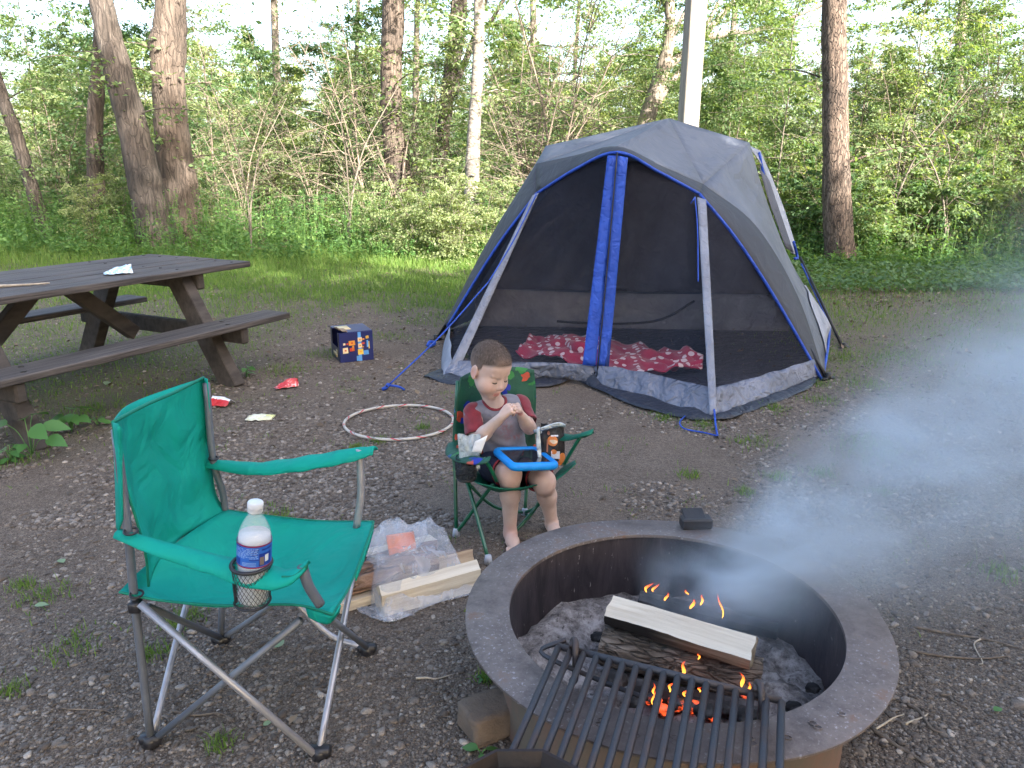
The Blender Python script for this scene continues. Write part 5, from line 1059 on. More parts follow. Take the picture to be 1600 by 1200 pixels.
# ---- ash, coals, logs
n = 90; G = np.zeros((n, 64, 3))
V = [(RC[0], RC[1], .075)]; F = []
for i in range(1, 41):
    for j in range(96):
        r = .4605*i/40; a = 2*math.pi*j/96; x, y = RC[0]+r*math.cos(a), RC[1]+r*math.sin(a)
        h = .055+.03*n3((x*5, y*5, 0), 1)+.022*n3((x*16, y*16, 3), 1)+.016*n3((x*38, y*38, 5), 1)+.05*max(0, 1-abs(r-.40)/.12)*max(0, math.cos(a-2.6))+.055*math.exp(-((x-.72)**2+(y-1.82)**2)/.012)
        V.append((x, y, h))
for j in range(96): F.append([0, 1+j, 1+(j+1) % 96])
for i in range(39):
    for j in range(96): F.append([1+i*96+j, 1+(i+1)*96+j, 1+(i+1)*96+(j+1) % 96, 1+i*96+(j+1) % 96])
mb = MB(); mb.add(np.array(V)-RC, F)
m, nt, b = newmat('ash'); v = coord(nt); nt.links.new(mix(nt, ramp(nt, noisetex(nt, v, 16, 8, .75), [(.36, (.045, .038, .036)), (.47, (.15, .132, .125)), (.60, (.31, .285, .275))]), (.03, .025, .025), ramp(nt, noisetex(nt, v, 55, 4), [(.58, (0, 0, 0)), (.66, (.8, .8, .8))])), b.inputs['Base Color']); b.inputs['Roughness'].default_value = .95; bump(nt, b, noisetex(nt, v, 70, 8), 1.0, .008)
o = mb.build('ash_bed', m); o.location = tuple(RC); tag(o, 'grey ash and cinders filling the fire ring', None, None, 'stuff')
CHAR = mat('charcoal', (.012, .011, .011), (.10, .095, .095), .9, 12, bs=.9, bd=.006, bscale=45, lo=.5, hi=.72)
def lump(c, s, seed, stretch=(1, 1, 1), ax=None):
    V, F = ico(3); V = V*np.array(stretch); V = V*(1+.35*np.array([n3(q, 1.6, seed) for q in V])[:, None]+.12*np.array([n3(q, 5, seed) for q in V])[:, None]); return V*s+np.asarray(c), F
for k, (u, v_, z, s) in enumerate(((935, 995, .10, .018), (948, 1000, .10, .016), (960, 1062, .13, .028), (990, 1095, .13, .020), (1100, 1110, .14, .022), (1165, 1115, .13, .022), (1135, 1105, .12, .018), (1270, 1075, .10, .016), (1240, 1105, .10, .018))):
    mb = MB(); c = at(u, v_, z); mb.add(*lump((0, 0, 0), s, k, (1.3, 1, .8))); o = mb.build('charcoal_lump', CHAR); o.location = tuple(c); tag(o, 'black charcoal lump in the ash under the cooking grate' if v_ > 1050 else 'black charcoal lump on the ash left of the burning logs', 'charcoal', 'charcoal under the grate' if v_ > 1050 else 'charcoal left of the logs')
def wood_face(name, stops, st=(.5, 9, 9), sc=4):
    m, nt, b = newmat(name); v = coord(nt, 'Object', st); f = noisetex(nt, v, sc, 7, .65, .3); nt.links.new(ramp(nt, f, stops), b.inputs['Base Color']); b.inputs['Roughness'].default_value = .75; bump(nt, b, f, .6, .008); return m
PALEW = wood_face('split_wood', [(.30, (.42, .34, .25)), (.5, (.57, .49, .38)), (.7, (.66, .59, .48))])
PALEW2 = wood_face('split_wood_brown', [(.3, (.20, .13, .085)), (.5, (.42, .31, .21)), (.7, (.52, .41, .29))])
ENDW = mat('log_end_grain', (.50, .40, .28), (.30, .22, .14), .8, 22, bs=.4)
BARKL = bark('log_bark', (.055, .043, .034), (.21, .165, .125), (.40, .34, .28), 24, (.4, 1.6, 1.6), 1.0, .55)
BARKR = bark('red_log_bark', (.10, .055, .038), (.27, .165, .115), (.40, .29, .21), 8, (.4, 2, 2), .9)
m, nt, b = newmat('scorched_wood'); v = coord(nt, 'Object', (.5, 9, 9)); f = noisetex(nt, v, 4, 7, .65, .3); t_o = nt.nodes.new('ShaderNodeTexCoord'); sx = nt.nodes.new('ShaderNodeSeparateXYZ'); nt.links.new(t_o.outputs['Object'], sx.inputs[0])
scz = nt.nodes.new('ShaderNodeMapRange'); nt.links.new(math_(nt, 'ADD', sx.outputs[0], math_(nt, 'MULTIPLY', f, .22)), scz.inputs[0]); scz.inputs[1].default_value = .02; scz.inputs[2].default_value = .30
nt.links.new(mix(nt, (.018, .014, .011), ramp(nt, f, [(.35, (.10, .065, .035)), (.5, (.36, .28, .18)), (.65, (.52, .44, .32))]), scz.outputs[0]), b.inputs['Base Color']); b.inputs['Roughness'].default_value = .8; bump(nt, b, f, .6, .008); SCORCH = m
def log(name, label, a, b_, sec, mats, seed=0, amp=.006, roll=0, group=None, segs=24, endmi=None):
    """sec: list of (across, up, material of the face starting here); local x runs along the log"""
    a = np.asarray(a, float); b_ = np.asarray(b_, float); X = nrm(b_-a); Y = nrm(np.cross((0, 0, 1), X)); Z = np.cross(X, Y); L = np.linalg.norm(b_-a)
    o = thing(name, label, 'log', tuple((a+b_)/2), 0, group) if False else None
    pts = []; ms = []; k = len(sec)
    for i in range(k):
        p, q = sec[i], sec[(i+1) % k]; sub = 5
        for s in range(sub): pts.append((p[0]+(q[0]-p[0])*s/sub, p[1]+(q[1]-p[1])*s/sub)); ms.append(p[2])
    n = len(pts); V = []; mb = MB(); c_, s_ = math.cos(roll), math.sin(roll)
    for i in range(segs+1):
        x = (i/segs-.5)*L
        for j, (y, z) in enumerate(pts):
            rough = amp*(1.0 if ms[j] else .45); y2 = y+rough*n3((x*6, y*25, z*25), 1, seed); z2 = z+rough*n3((x*6, y*25, z*25), 1, seed+9)+rough*.6*n3((x*30, y*40, z*40), 1, seed)
            V.append((x+(.006*n3((y*30, z*30, seed), 1) if i in (0, segs) else 0), y2*c_-z2*s_, y2*s_+z2*c_))
    F = [[i*n+j, i*n+(j+1) % n, (i+1)*n+(j+1) % n, (i+1)*n+j] for i in range(segs) for j in range(n)]
    for idx, f in enumerate(F): mb.add(np.zeros((0, 3)), [], 0) if False else None
    mb.V.append(np.array(V)); mb.n = len(V); mb.F = F+[list(range(n))[::-1], list(range(segs*n, segs*n+n))]; mb.M = [ms[q % n] for q in range(segs*n)]+[len(mats)-1]*2
    ob = mb.build(name, mats, None, auto=35); M4 = Matrix(((X[0], Y[0], Z[0], 0), (X[1], Y[1], Z[1], 0), (X[2], Y[2], Z[2], 0), (0, 0, 0, 1))); ob.matrix_world = Matrix.Translation(Vector((a+b_)/2)) @ M4
    tag(ob, label, 'log', group); return ob
lA, lB = at(952, 962, .215), at(1176, 1030, .205)
log('split_log', 'pale split log on top of the fire, scorched at one end', lA, lB, [(-.050, .030, 1), (-.034, -.010, 1), (.035, -.030, 1), (.060, .030, 0), (.030, .052, 0)], [PALEW, SCORCH, SCORCH], 3, .004)
kA, kB = at(942, 1008, .125), at(1189, 1062, .125)
def half(r, up=1.0, n=7): return [(r*math.cos(math.pi*i/(n-1)), r*up*math.sin(math.pi*i/(n-1)), 0) for i in range(n)]
log('bark_log', 'thick bark-covered log burning under the pale split log', kA, kB, [(.062*math.cos(t), .058*math.sin(t), 0) for t in np.linspace(0, 2*math.pi, 12, endpoint=False)], [BARKL, ENDW], 8, .016)
log('charred_log', 'charred log glowing behind the cooking grate', at(985, 1075, .10), at(1200, 1118, .10), [(.03*math.cos(t), .028*math.sin(t), 0) for t in np.linspace(0, 2*math.pi, 9, endpoint=False)], [CHAR, CHAR], 12, .012)
log('charred_log', 'charred log lying behind the pale split log in the smoke', at(1000, 935, .10), at(1215, 985, .10), [(.03*math.cos(t), .028*math.sin(t), 0) for t in np.linspace(0, 2*math.pi, 9, endpoint=False)], [CHAR, CHAR], 14, .012)
m, nt, b = newmat('flame'); tcn = nt.nodes.new('ShaderNodeTexCoord'); sx = nt.nodes.new('ShaderNodeSeparateXYZ'); nt.links.new(tcn.outputs['Generated'], sx.inputs[0])
em = nt.nodes.new('ShaderNodeEmission'); nt.links.new(ramp(nt, sx.outputs[2], [(0, (1, .42, .06)), (.35, (1, .26, .03)), (.75, (1, .10, .02)), (1, (.8, .04, .015))]), em.inputs[0]); em.inputs[1].default_value = .9
tr = nt.nodes.new('ShaderNodeBsdfTransparent'); ms = nt.nodes.new('ShaderNodeMixShader'); nt.links.new(ramp(nt, sx.outputs[2], [(0, (.75, .75, .75)), (.5, (.6, .6, .6)), (1, (.08, .08, .08))]), ms.inputs[0]); nt.links.new(tr.outputs[0], ms.inputs[1]); nt.links.new(em.outputs[0], ms.inputs[2]); nt.links.new(ms.outputs[0], nt.nodes['Material Output'].inputs[0]); FLAME = m
FI = thing('fire', 'small orange flames licking round the logs in the ring', 'fire', (.62, 1.85, .12))
for k, (u, v_, z, h, wd, ln) in enumerate(((1066, 1058, .15, .040, .009, .006), (1045, 1082, .13, .026, .008, .012), (1069, 1090, .13, .022, .006, .006), (1022, 1085, .13, .026, .005, -.006), (1160, 1072, .17, .030, .010, -.008), (1168, 1082, .15, .024, .007, .008), (1091, 1030, .18, .014, .004, .002), (1092, 1082, .13, .014, .005, .004),
    (1008, 926, .26, .022, .010, .022), (1020, 925, .26, .018, .006, .016), (1040, 938, .26, .016, .006, .006), (1080, 950, .25, .018, .011, .012), (1095, 945, .25, .022, .007, .006), (1128, 966, .25, .052, .006, -.020), (1074, 930, .27, .014, .005, -.010), (1100, 1108, .12, .02, .007, 0), (1020, 1100, .12, .03, .006, 0))):
    c = at(u, v_, z); mb = MB(); q = [c+np.array([ln*t*t+.004*math.sin(6*t+k), .003*math.sin(4*t+k), h*(1.6 if k > 7 else 1.35)*t]) for t in np.linspace(0, 1, 12)]
    wd *= .7 if k > 7 else .9
    mb.tube(q, [wd*.25, wd*.7, wd*.85, wd*.6, wd*.3, wd*.03], 8, flat=.5); o = mb.build('flame', FLAME, FI)
m, nt, b = newmat('ember'); f = noisetex(nt, coord(nt), 40, 4); nt.links.new(ramp(nt, f, [(.45, (.012, .010, .010)), (.6, (.10, .03, .02))]), b.inputs['Base Color']); nt.links.new(ramp(nt, f, [(.50, (0, 0, 0)), (.62, (1, .10, .02))]), b.inputs['Emission Color']); b.inputs['Emission Strength'].default_value = .30; EMB = m
for k, (u, v_, z, s) in enumerate(((1020, 1092, .11, .020), (1060, 1100, .11, .024), (1085, 1104, .11, .020), (1035, 1108, .10, .018), (1110, 1118, .10, .016), (1165, 1088, .12, .014))):
    mb = MB(); mb.add(*lump(at(u, v_, z), s, 40+k, (1.2, 1, .8))); mb.build('ember', EMB, FI)
# ---- stone block by the ring
SB = mat('rough_block', (.15, .115, .09), (.085, .065, .052), .95, 9, bs=.9, bd=.01, bscale=40)
mb = MB(); V, F = ico(4); V = np.sign(V)*np.abs(V)**.28; V = V*np.array([.075, .06, .045]); V = V*(1+.05*np.array([n3(q, 22, 5) for q in V])[:, None]+.05*np.array([n3(q, 60, 5) for q in V])[:, None]); a = .5; V = np.c_[V[:, 0]*math.cos(a)-V[:, 1]*math.sin(a), V[:, 0]*math.sin(a)+V[:, 1]*math.cos(a), V[:, 2]]
mb.add(V, F); o = mb.build('stone_block', SB, auto=40); p = at(765, 1118, .04); o.location = (p[0], p[1], .04); tag(o, 'rough brown stone block wedged against the fire ring', 'block')
# ================================================================ FIREWOOD IN ITS TORN BAG
gA, gB = at(590, 935, .045), at(742, 893, .045); ldir = nrm(gB-gA); lper = np.array([-ldir[1], ldir[0], 0])
log('firewood_log', 'pale split firewood log at the front of the torn bag', gA, gB, [(-.055, -.045, 0), (.05, -.042, 0), (.050, .012, 0), (-.012, .055, 0), (-.050, .035, 0)], [PALEW, ENDW], 21, .005)
log('firewood_log', 'firewood log with a pale end poking out of the bag at its right', gA+lper*.10+ldir*.09, gB+lper*.09+ldir*.03, [(-.04, -.045, 0), (.045, -.043, 0), (.042, .025, 1), (-.01, .048, 0)], [PALEW2, BARKR, ENDW], 22, .006)
log('firewood_log', 'reddish bark firewood log beside the green chair seat', gA+lper*.10-ldir*.10+np.array([0, 0, .035]), gA+lper*.11+ldir*.26+np.array([0, 0, .035]), [(.055*math.cos(t), .052*math.sin(t), 0) for t in np.linspace(0, 2*math.pi, 10, endpoint=False)], [BARKR, ENDW], 23, .014)
log('firewood_log', 'brown firewood log with a pale top edge at the back of the pile', gA+lper*.215-ldir*.06+np.array([0, 0, .03]), gA+lper*.20+ldir*.30+np.array([0, 0, .03]), [(-.045, -.07, 1), (.04, -.07, 1), (.045, .03, 0), (-.035, .045, 1)], [PALEW, BARKR, ENDW], 24, .010)
log('firewood_log', 'thin pale firewood slat under the reddish log', at(528, 945, .022), at(606, 922, .022), [(-.03, -.018, 0), (.03, -.018, 0), (.028, .014, 0), (-.03, .018, 0)], [PALEW, ENDW], 25, .004)
FILM = see_through('torn_film', (.60, .62, .68), .34, .22, .7, .16, 6, .25)
bag = thing('firewood_bag', 'torn clear plastic bag crumpled over the firewood logs', 'bag', tuple(at(655, 905)))
n1_, n2_ = 64, 56; G = np.zeros((n1_+1, n2_+1, 3)); O = at(588, 958); Ltot = np.linalg.norm(gB-gA)
for i in range(n1_+1):
    for j in range(n2_+1):
        u, v_ = i/n1_, j/n2_; s = -.015+(Ltot*.99)*u; w_ = -.085+.40*v_
        edge = min(1, 7*u)*min(1, 6*(1-u))*min(1, 6*v_)*min(1, 6*(1-v_)); edge = edge**.6
        base = .09*math.exp(-((w_-.02)/.08)**2)+.10*math.exp(-((w_-.13)/.09)**2)+.085*math.exp(-((w_-.24)/.08)**2)*(.5+.5*math.sin(3*u))
        puff = .075*math.exp(-((u-.40)/.22)**2-((w_-.20)/.10)**2)+.05*math.exp(-((u-.82)/.14)**2-((w_-.16)/.11)**2)
        cr = .026*(1-abs(n3((u*5, v_*4, 1), 1.4))*2)+.016*(1-abs(n3((u*11, v_*9, 4), 1.2))*2)+.008*n3((u*26, v_*22, 2), 1)
        z = .008+edge*(base*.98+puff+cr*.7+.006); z = max(z, .006)
        G[i, j] = gA*np.array([1, 1, 0])+ldir*(s+.02*n3((u*4, v_*3, 7), 1.3)+.012*n3((u*13, v_*11, 3), 1))+lper*(w_+.03*n3((u*3, v_*3, 9), 1.3)-.05*u*0)+np.array([0, 0, z])
mb = MB(); mb.grid(G); fl = coons([at(556, 950, .01), at(575, 948, .02), at(600, 950, .02)], [at(562, 958, .006), at(600, 970, .008), at(650, 962, .01)], [at(556, 950, .01), at(562, 958, .006)], [at(600, 950, .02), at(650, 962, .01)], 14, 5, lambda u, v: (0, 0, .008*abs(n3((u*5, v*4, 3), 1.5)))); mb.grid(fl)
# mouth of the bag: a crumpled collar standing up at the back
cx = gA*np.array([1, 1, 0])+ldir*.12+lper*.17; nn = 40; Gc = np.zeros((9, nn+1, 3))
for i in range(9):
    for j in range(nn+1):
        a = 2*math.pi*j/nn; t = i/8; r_ = .075+.045*t+.022*n3((math.cos(a)*1.6, math.sin(a)*1.6, t*1.5), 1.6); Gc[i, j] = cx+ldir*r_*1.15*math.cos(a)+lper*r_*.75*math.sin(a)+np.array([0, 0, .115+.055*t+.02*n3((math.cos(a)*2, math.sin(a)*2, t+4), 1.5)])
Gc[:, -1] = Gc[:, 0]; mb.grid(Gc); mb.build('film', FILM, bag)
mb = MB(); q = [cx+np.array([0, 0, .135])+ldir*x+lper*y+np.array([0, 0, z]) for (x, y, z) in ((-.035, -.075, -.02), (.075, -.065, -.015), (.095, .02, .03), (-.01, .03, .035))]
Gt = coons([q[3], q[2]], [q[0], q[1]], [q[3], q[0]], [q[2], q[1]], 10, 8, lambda u, v: (0, 0, .012*n3((u*3, v*3, 1), 1.5) if 0 < u < 1 and 0 < v < 1 else 0)); mb.grid(Gt); tg = mb.build('paper_tag', ink('tag_orange', (.72, .15, .02)), bag, solid=.001)
mb = MB(); 
for (i0, i1, j0, j1) in ((7, 8, 1, 3), (7, 8, 6, 9), (5, 6, 7, 8)): 
    a, b_, c, d_ = Gt[i0, j0], Gt[i1, j0], Gt[i1, j1], Gt[i0, j1]; up_ = np.array([0, -.003, .006]); mb.add([a+up_, b_+up_, c+up_, d_+up_], [[0, 1, 2, 3]])
mb.build('printing', ink('tag_white', (.75, .75, .76)), tg, smooth=False, solid=.0006)
# ================================================================ BROADLEAF PLANTS, FALLEN LEAVES
PL = leafmat('broad_leaves', [(0, (.055, .15, .045)), (.5, (.085, .21, .06)), (1, (.14, .28, .09))], .35, .45)
def broad(P, D, size, up=None, wid=.62):
    n = len(P); V = []; F = []; prof = [(0, 0), (.12, .28), (.32, .46), (.55, .44), (.78, .24), (1, 0)]
    for i in range(n):
        d_ = nrm(D[i]); N = nrm(np.array([0, 0, 1.0])+NR.normal(size=3)*.25+np.array([0, -.25, 0])); S = nrm(np.cross(d_, N)); U = np.cross(S, d_); o = len(V)
        for (t, w_) in prof:
            c = P[i]+d_*size[i]*t-U*size[i]*.25*t*t; V += [c-S*size[i]*wid*w_+U*size[i]*.10*w_, c, c+S*size[i]*wid*w_+U*size[i]*.10*w_]
        for k in range(5): q = o+k*3; F += [[q, q+3, q+4, q+1], [q+1, q+4, q+5, q+2]]
    return V, F
def plant(label, c, spec, size, h, group=None):
    c = np.asarray(c); t = thing('leafy_plant', label, 'plant', tuple(c), 0, group); P, D, S = [], [], []; mb = MB()
    for (a, r_, z, s) in spec:
        d_ = np.array([math.cos(a), math.sin(a), .1]); q = c+d_*r_*size*np.array([1, 1, 0])+np.array([0, 0, z*h]); P.append(q); D.append(d_+np.array([0, 0, -.15])); S.append(size*s)
        mb.tube(spline([c, lerp(c, q, .5)+np.array([0, 0, .25*z*h]), q], 8), .0022, 5)
    mb.build('stem', PL, t); mb2 = MB(); mb2.add(*broad(P, D, S)); mb2.build('leaf_cluster', PL, t, fixn=False)
RR = random.Random(4)
def spec(n, z0=.3): return [(RR.uniform(0, 6.28), RR.uniform(.15, .7), RR.uniform(z0, 1), RR.uniform(.7, 1.15)) for _ in range(n)]
plant('broad-leaved green plant growing against the near table leg under the bench', at(50, 712), [(2.9, .9, .75, 1.0), (.2, .5, .75, 1.0), (-.7, .5, .8, 1.1), (-2.2, .9, .30, 1.1), (-.4, 1.0, .55, .95), (1.5, .4, .95, .9), (2.2, .5, .85, .8), (-1.4, .4, .4, .6)], .14, .22)
plant('broad-leaved green plant under the bench, right of the plant by the leg', at(112, 675), spec(9), .115, .15)
plant('small leafy plant on dirt between the table bench and the green chair back', at(152, 664), spec(6, .1), .06, .05)
plant('small low plant at the left edge under the table bench', at(18, 722), spec(14, .2), .06, .09)
plant('low leafy plant at the foot of the far table leg near the red wrapper', at(385, 590), spec(6, .3), .07, .08)
plant('two-leaved green seedling beside the pan and fire ring', at(752, 1180), [(2.7, .18, .8, 1.0), (.25, .2, .8, 1.0), (-1.5, .1, .5, .55)], .052, .02)
plant('tiny seedling between the stone block and the gravel left of the ring', at(758, 1060), spec(5, .3), .022, .02)
def fallen(label, u, v_, s, a, m=PL):
    p = at(u, v_); mb = MB(); mb.add(*broad([np.array([0, 0, .012])], [np.array([math.cos(a), math.sin(a), .15])], [s])); o = mb.build('fallen_leaf', m, fixn=False); o.location = (p[0], p[1], float(gz(p[0], p[1]))+.004); tag(o, label, 'leaf')
PLE = leafmat('limp_leaves', [(0, (.16, .24, .13)), (1, (.24, .33, .20))], .2)
fallen('bright green round leaf on gravel right of the fire ring', 1552, 1116, .035, .4)
fallen('pale green leaf on gravel under the green chair seat', 430, 1020, .05, 1.2, PLE); fallen('pale green leaf on gravel left of the green chair', 100, 885, .05, 2.4, PLE); fallen('pale leaf on gravel left of the green chair leg', 55, 952, .045, .2, PLE)
fallen('pale green leaf on dirt under the table bench', 165, 605, .10, 1.6, PLE); fallen('green leaf on gravel under the green chair front leg', 412, 1140, .03, .9, PLE)
# ================================================================ SMOKE (real volume)
sm = MB(); lo_, hi_ = np.array([.10, 1.35, .06]), np.array([3.2, 3.9, 1.42]); sm.box((lo_+hi_)/2, hi_-lo_)
m = bpy.data.materials.new('smoke'); m.use_nodes = True; nt = m.node_tree; nt.nodes.remove(nt.nodes['Principled BSDF']); out = nt.nodes['Material Output']
pv = nt.nodes.new('ShaderNodeVolumePrincipled'); pv.inputs['Color'].default_value = (.74, .87, 1, 1); pv.inputs['Anisotropy'].default_value = .2; nt.links.new(pv.outputs[0], out.inputs['Volume'])
gp = nt.nodes.new('ShaderNodeNewGeometry'); sx = nt.nodes.new('ShaderNodeSeparateXYZ'); nt.links.new(gp.outputs['Position'], sx.inputs[0])
s = math_(nt, 'DIVIDE', math_(nt, 'SUBTRACT', sx.outputs[0], .62), 1.25)
sc_ = math_(nt, 'MAXIMUM', s, 0.0)
cz = math_(nt, 'ADD', math_(nt, 'MULTIPLY', math_(nt, 'POWER', sc_, .8), .50), .30); cy = math_(nt, 'ADD', math_(nt, 'MULTIPLY', sc_, .42), 2.0)
rad = math_(nt, 'ADD', math_(nt, 'MULTIPLY', sc_, .30), .13)
dy = math_(nt, 'DIVIDE', math_(nt, 'SUBTRACT', sx.outputs[1], cy), rad); dz = math_(nt, 'DIVIDE', math_(nt, 'SUBTRACT', sx.outputs[2], cz), rad)
r2 = math_(nt, 'ADD', math_(nt, 'MULTIPLY', dy, dy), math_(nt, 'MULTIPLY', dz, dz))
gau = math_(nt, 'POWER', 2.718, math_(nt, 'MULTIPLY', r2, -1.3))
st_ = nt.nodes.new('ShaderNodeMapRange'); st_.interpolation_type = 'SMOOTHSTEP'; nt.links.new(s, st_.inputs[0]); st_.inputs[1].default_value = -.22; st_.inputs[2].default_value = .12
en = nt.nodes.new('ShaderNodeMapRange'); en.interpolation_type = 'SMOOTHSTEP'; nt.links.new(s, en.inputs[0]); en.inputs[1].default_value = 2.05; en.inputs[2].default_value = 1.3
mp = nt.nodes.new('ShaderNodeMapping'); nt.links.new(gp.outputs['Position'], mp.inputs[0]); mp.inputs['Rotation'].default_value = (0, .6, 0); mp.inputs['Scale'].default_value = (.6, 1, 1)
nz = noisetex(nt, mp.outputs[0], 4.2, 4, .55, .9); nm = nt.nodes.new('ShaderNodeMapRange'); nt.links.new(nz, nm.inputs[0]); nm.inputs[1].default_value = .34; nm.inputs[2].default_value = .72
dens = math_(nt, 'MULTIPLY', math_(nt, 'MULTIPLY', gau, nm.outputs[0]), math_(nt, 'MULTIPLY', st_.outputs[0], en.outputs[0]))
dens = math_(nt, 'MULTIPLY', dens, math_(nt, 'DIVIDE', .54, math_(nt, 'POWER', rad, 1.9))); nt.links.new(dens, pv.inputs['Density'])
o = sm.build('smoke', m, smooth=False); tag(o, 'blue-grey wood smoke drifting from the fire to the right', None, None, 'stuff')

# ================================================================ THE CHILD: one continuous skin grown from a distance field
class Field:
    def __init__(s, lo, hi, h):
        s.lo = np.array(lo, float); s.h = h; s.n = np.ceil((np.array(hi)-s.lo)/h).astype(int)+1; s.d = np.full(s.n, .5, np.float32)
    def sl(s, lo, hi):
        a = np.clip(np.floor((lo-s.lo)/s.h).astype(int), 0, s.n-1); b = np.clip(np.ceil((hi-s.lo)/s.h).astype(int)+1, 1, s.n)
        g = [(s.lo[i]+s.h*np.arange(a[i], b[i])).astype(np.float32) for i in range(3)]
        return tuple(slice(a[i], b[i]) for i in range(3)), g[0][:, None, None], g[1][None, :, None], g[2][None, None, :]
    def put(s, S, q, k, sub=False):
        d = s.d[S]
        if sub: q = -q; h = np.clip(.5-.5*(d-q)/k, 0, 1); s.d[S] = d*(1-h)+q*h+k*h*(1-h)
        else: h = np.clip(.5+.5*(d-q)/k, 0, 1); s.d[S] = d*(1-h)+q*h-k*h*(1-h)
    def cap(s, a, b, ra, rb, k=.01, sub=False):
        a = np.asarray(a, float); b = np.asarray(b, float); r = max(ra, rb)+k*2+.012; S, x, y, z = s.sl(np.minimum(a, b)-r, np.maximum(a, b)+r)
        ba = b-a; L2 = max(ba@ba, 1e-9); t = np.clip(((x-a[0])*ba[0]+(y-a[1])*ba[1]+(z-a[2])*ba[2])/L2, 0, 1)
        q = np.sqrt((x-a[0]-t*ba[0])**2+(y-a[1]-t*ba[1])**2+(z-a[2]-t*ba[2])**2)-(ra+(rb-ra)*t); s.put(S, q.astype(np.float32), k, sub)
    def ell(s, c, rad, fr, k=.01, sub=False):
        c = np.asarray(c, float); r = max(rad)+k*2+.012; S, x, y, z = s.sl(c-r, c+r); dx, dy, dz = x-c[0], y-c[1], z-c[2]; k0 = 0; k1 = 0
        for ax, rr in zip(fr, rad):
            l = dx*ax[0]+dy*ax[1]+dz*ax[2]; k0 = k0+(l/rr)**2; k1 = k1+(l/(rr*rr))**2
        k0 = np.sqrt(k0); q = k0*(k0-1)/np.maximum(np.sqrt(k1), 1e-6); s.put(S, q.astype(np.float32), k, sub)
    def coords(s):
        return [(s.lo[i]+s.h*np.arange(s.n[i])).astype(np.float32).reshape([-1 if j == i else 1 for j in range(3)]) for i in range(3)]
    def plane(s, p, nrm_):                     # keep the side the normal points away from
        x, y, z = s.coords(); s.d = np.maximum(s.d, ((x-p[0])*nrm_[0]+(y-p[1])*nrm_[1]+(z-p[2])*nrm_[2]).astype(np.float32))
    def mesh(s):
        d = s.d; sg = d < 0; c = sg[:-1, :-1, :-1].astype(np.uint8).copy()
        for i in (0, 1):
            for j in (0, 1):
                for k in (0, 1):
                    if i+j+k: c = c+sg[i:i+sg.shape[0]-1, j:j+sg.shape[1]-1, k:k+sg.shape[2]-1]
        cells = np.argwhere((c > 0) & (c < 8)); idm = np.full(c.shape, -1, np.int32); idm[tuple(cells.T)] = np.arange(len(cells)); acc = np.zeros((len(cells), 3)); cnt = np.zeros(len(cells))
        for ax in range(3):
            o1, o2 = [q for q in range(3) if q != ax]
            for p in (0, 1):
                for q in (0, 1):
                    a = cells.copy(); a[:, o1] += p; a[:, o2] += q; b = a.copy(); b[:, ax] += 1; da, db = d[tuple(a.T)], d[tuple(b.T)]; w_ = (da < 0) != (db < 0); t = np.where(w_, da/np.where(w_, da-db, 1), 0)
                    P = a.astype(float); P[:, ax] += t; acc[w_] += P[w_]; cnt[w_] += 1
        V = s.lo+s.h*acc/cnt[:, None]; F = []
        for ax in range(3):
            o1, o2 = (ax+1) % 3, (ax+2) % 3; A = np.moveaxis(sg, ax, 0); e = np.argwhere(np.moveaxis(A[:-1] != A[1:], 0, ax)); e = e[(e[:, o1] > 0) & (e[:, o2] > 0) & (e[:, o1] < d.shape[o1]-1) & (e[:, o2] < d.shape[o2]-1)]
            q = []
            for (p, r) in ((-1, -1), (0, -1), (0, 0), (-1, 0)):
                c_ = e.copy(); c_[:, o1] += p; c_[:, o2] += r; q.append(idm[tuple(c_.T)])
            q = np.stack(q, -1); fl = sg[tuple(e.T)]; q[~fl] = q[~fl][:, ::-1]; F.append(q)
        F = np.concatenate(F); F = F[(F >= 0).all(1)]; return V, F
def relax(V, F, it=2, f=.5):
    V = V.copy()
    for _ in range(it):
        a = np.zeros_like(V); n = np.zeros(len(V))
        for k in range(4):
            i, j = F[:, k], F[:, (k+1) % 4]; np.add.at(a, i, V[j]); np.add.at(n, i, 1)
        V += f*(a/np.maximum(n, 1)[:, None]-V)
    return V
KID = thing('person', 'small child in a grey shirt with red sleeves sitting with clasped hands', 'person', (-.02, 2.95, 0))
KO = np.array(KID.location)
def kput(name, F_, m, parent=KID, it=2):
    V, Fq = F_.mesh(); V = relax(V, Fq, it); return raw(name, V-KO, Fq, m, parent, True), V, Fq
hipR, hipL = ay(772, 728, 2.99), ay(818, 724, 3.07); waist = ay(792, 706, 3.05); chest = ay(780, 660, 3.06); neckb = ay(772, 622, 3.03)
shR, shL = ay(741, 646, 3.00), ay(812, 634, 3.09); elR, elL = ay(744, 689, 2.92), ay(827, 668, 3.00); wrR, wrL = ay(784, 651, 2.845), ay(814, 649, 2.89)
knR, knL = ay(797, 740, 2.825), ay(850, 752, 2.88); anR = ay(797, 838, 2.87); anL = ay(862, 818, 2.96); anR[2] = max(anR[2], .045); anL[2] = max(anL[2], .045)
Hc = ay(767, 571, 2.985)
hf = nrm((.62, -.70, -.37)); hr = nrm(np.cross(hf, (.06, 0, 1))); hu = np.cross(hr, hf); HF = (hr, hf, hu)
def hd0(r, f, u): return Hc+hr*r+hf*f+hu*u
def hd(r, f, u): u = u if u > .02 else .02+(u-.02)*1.27; return hd0(r, f, u)
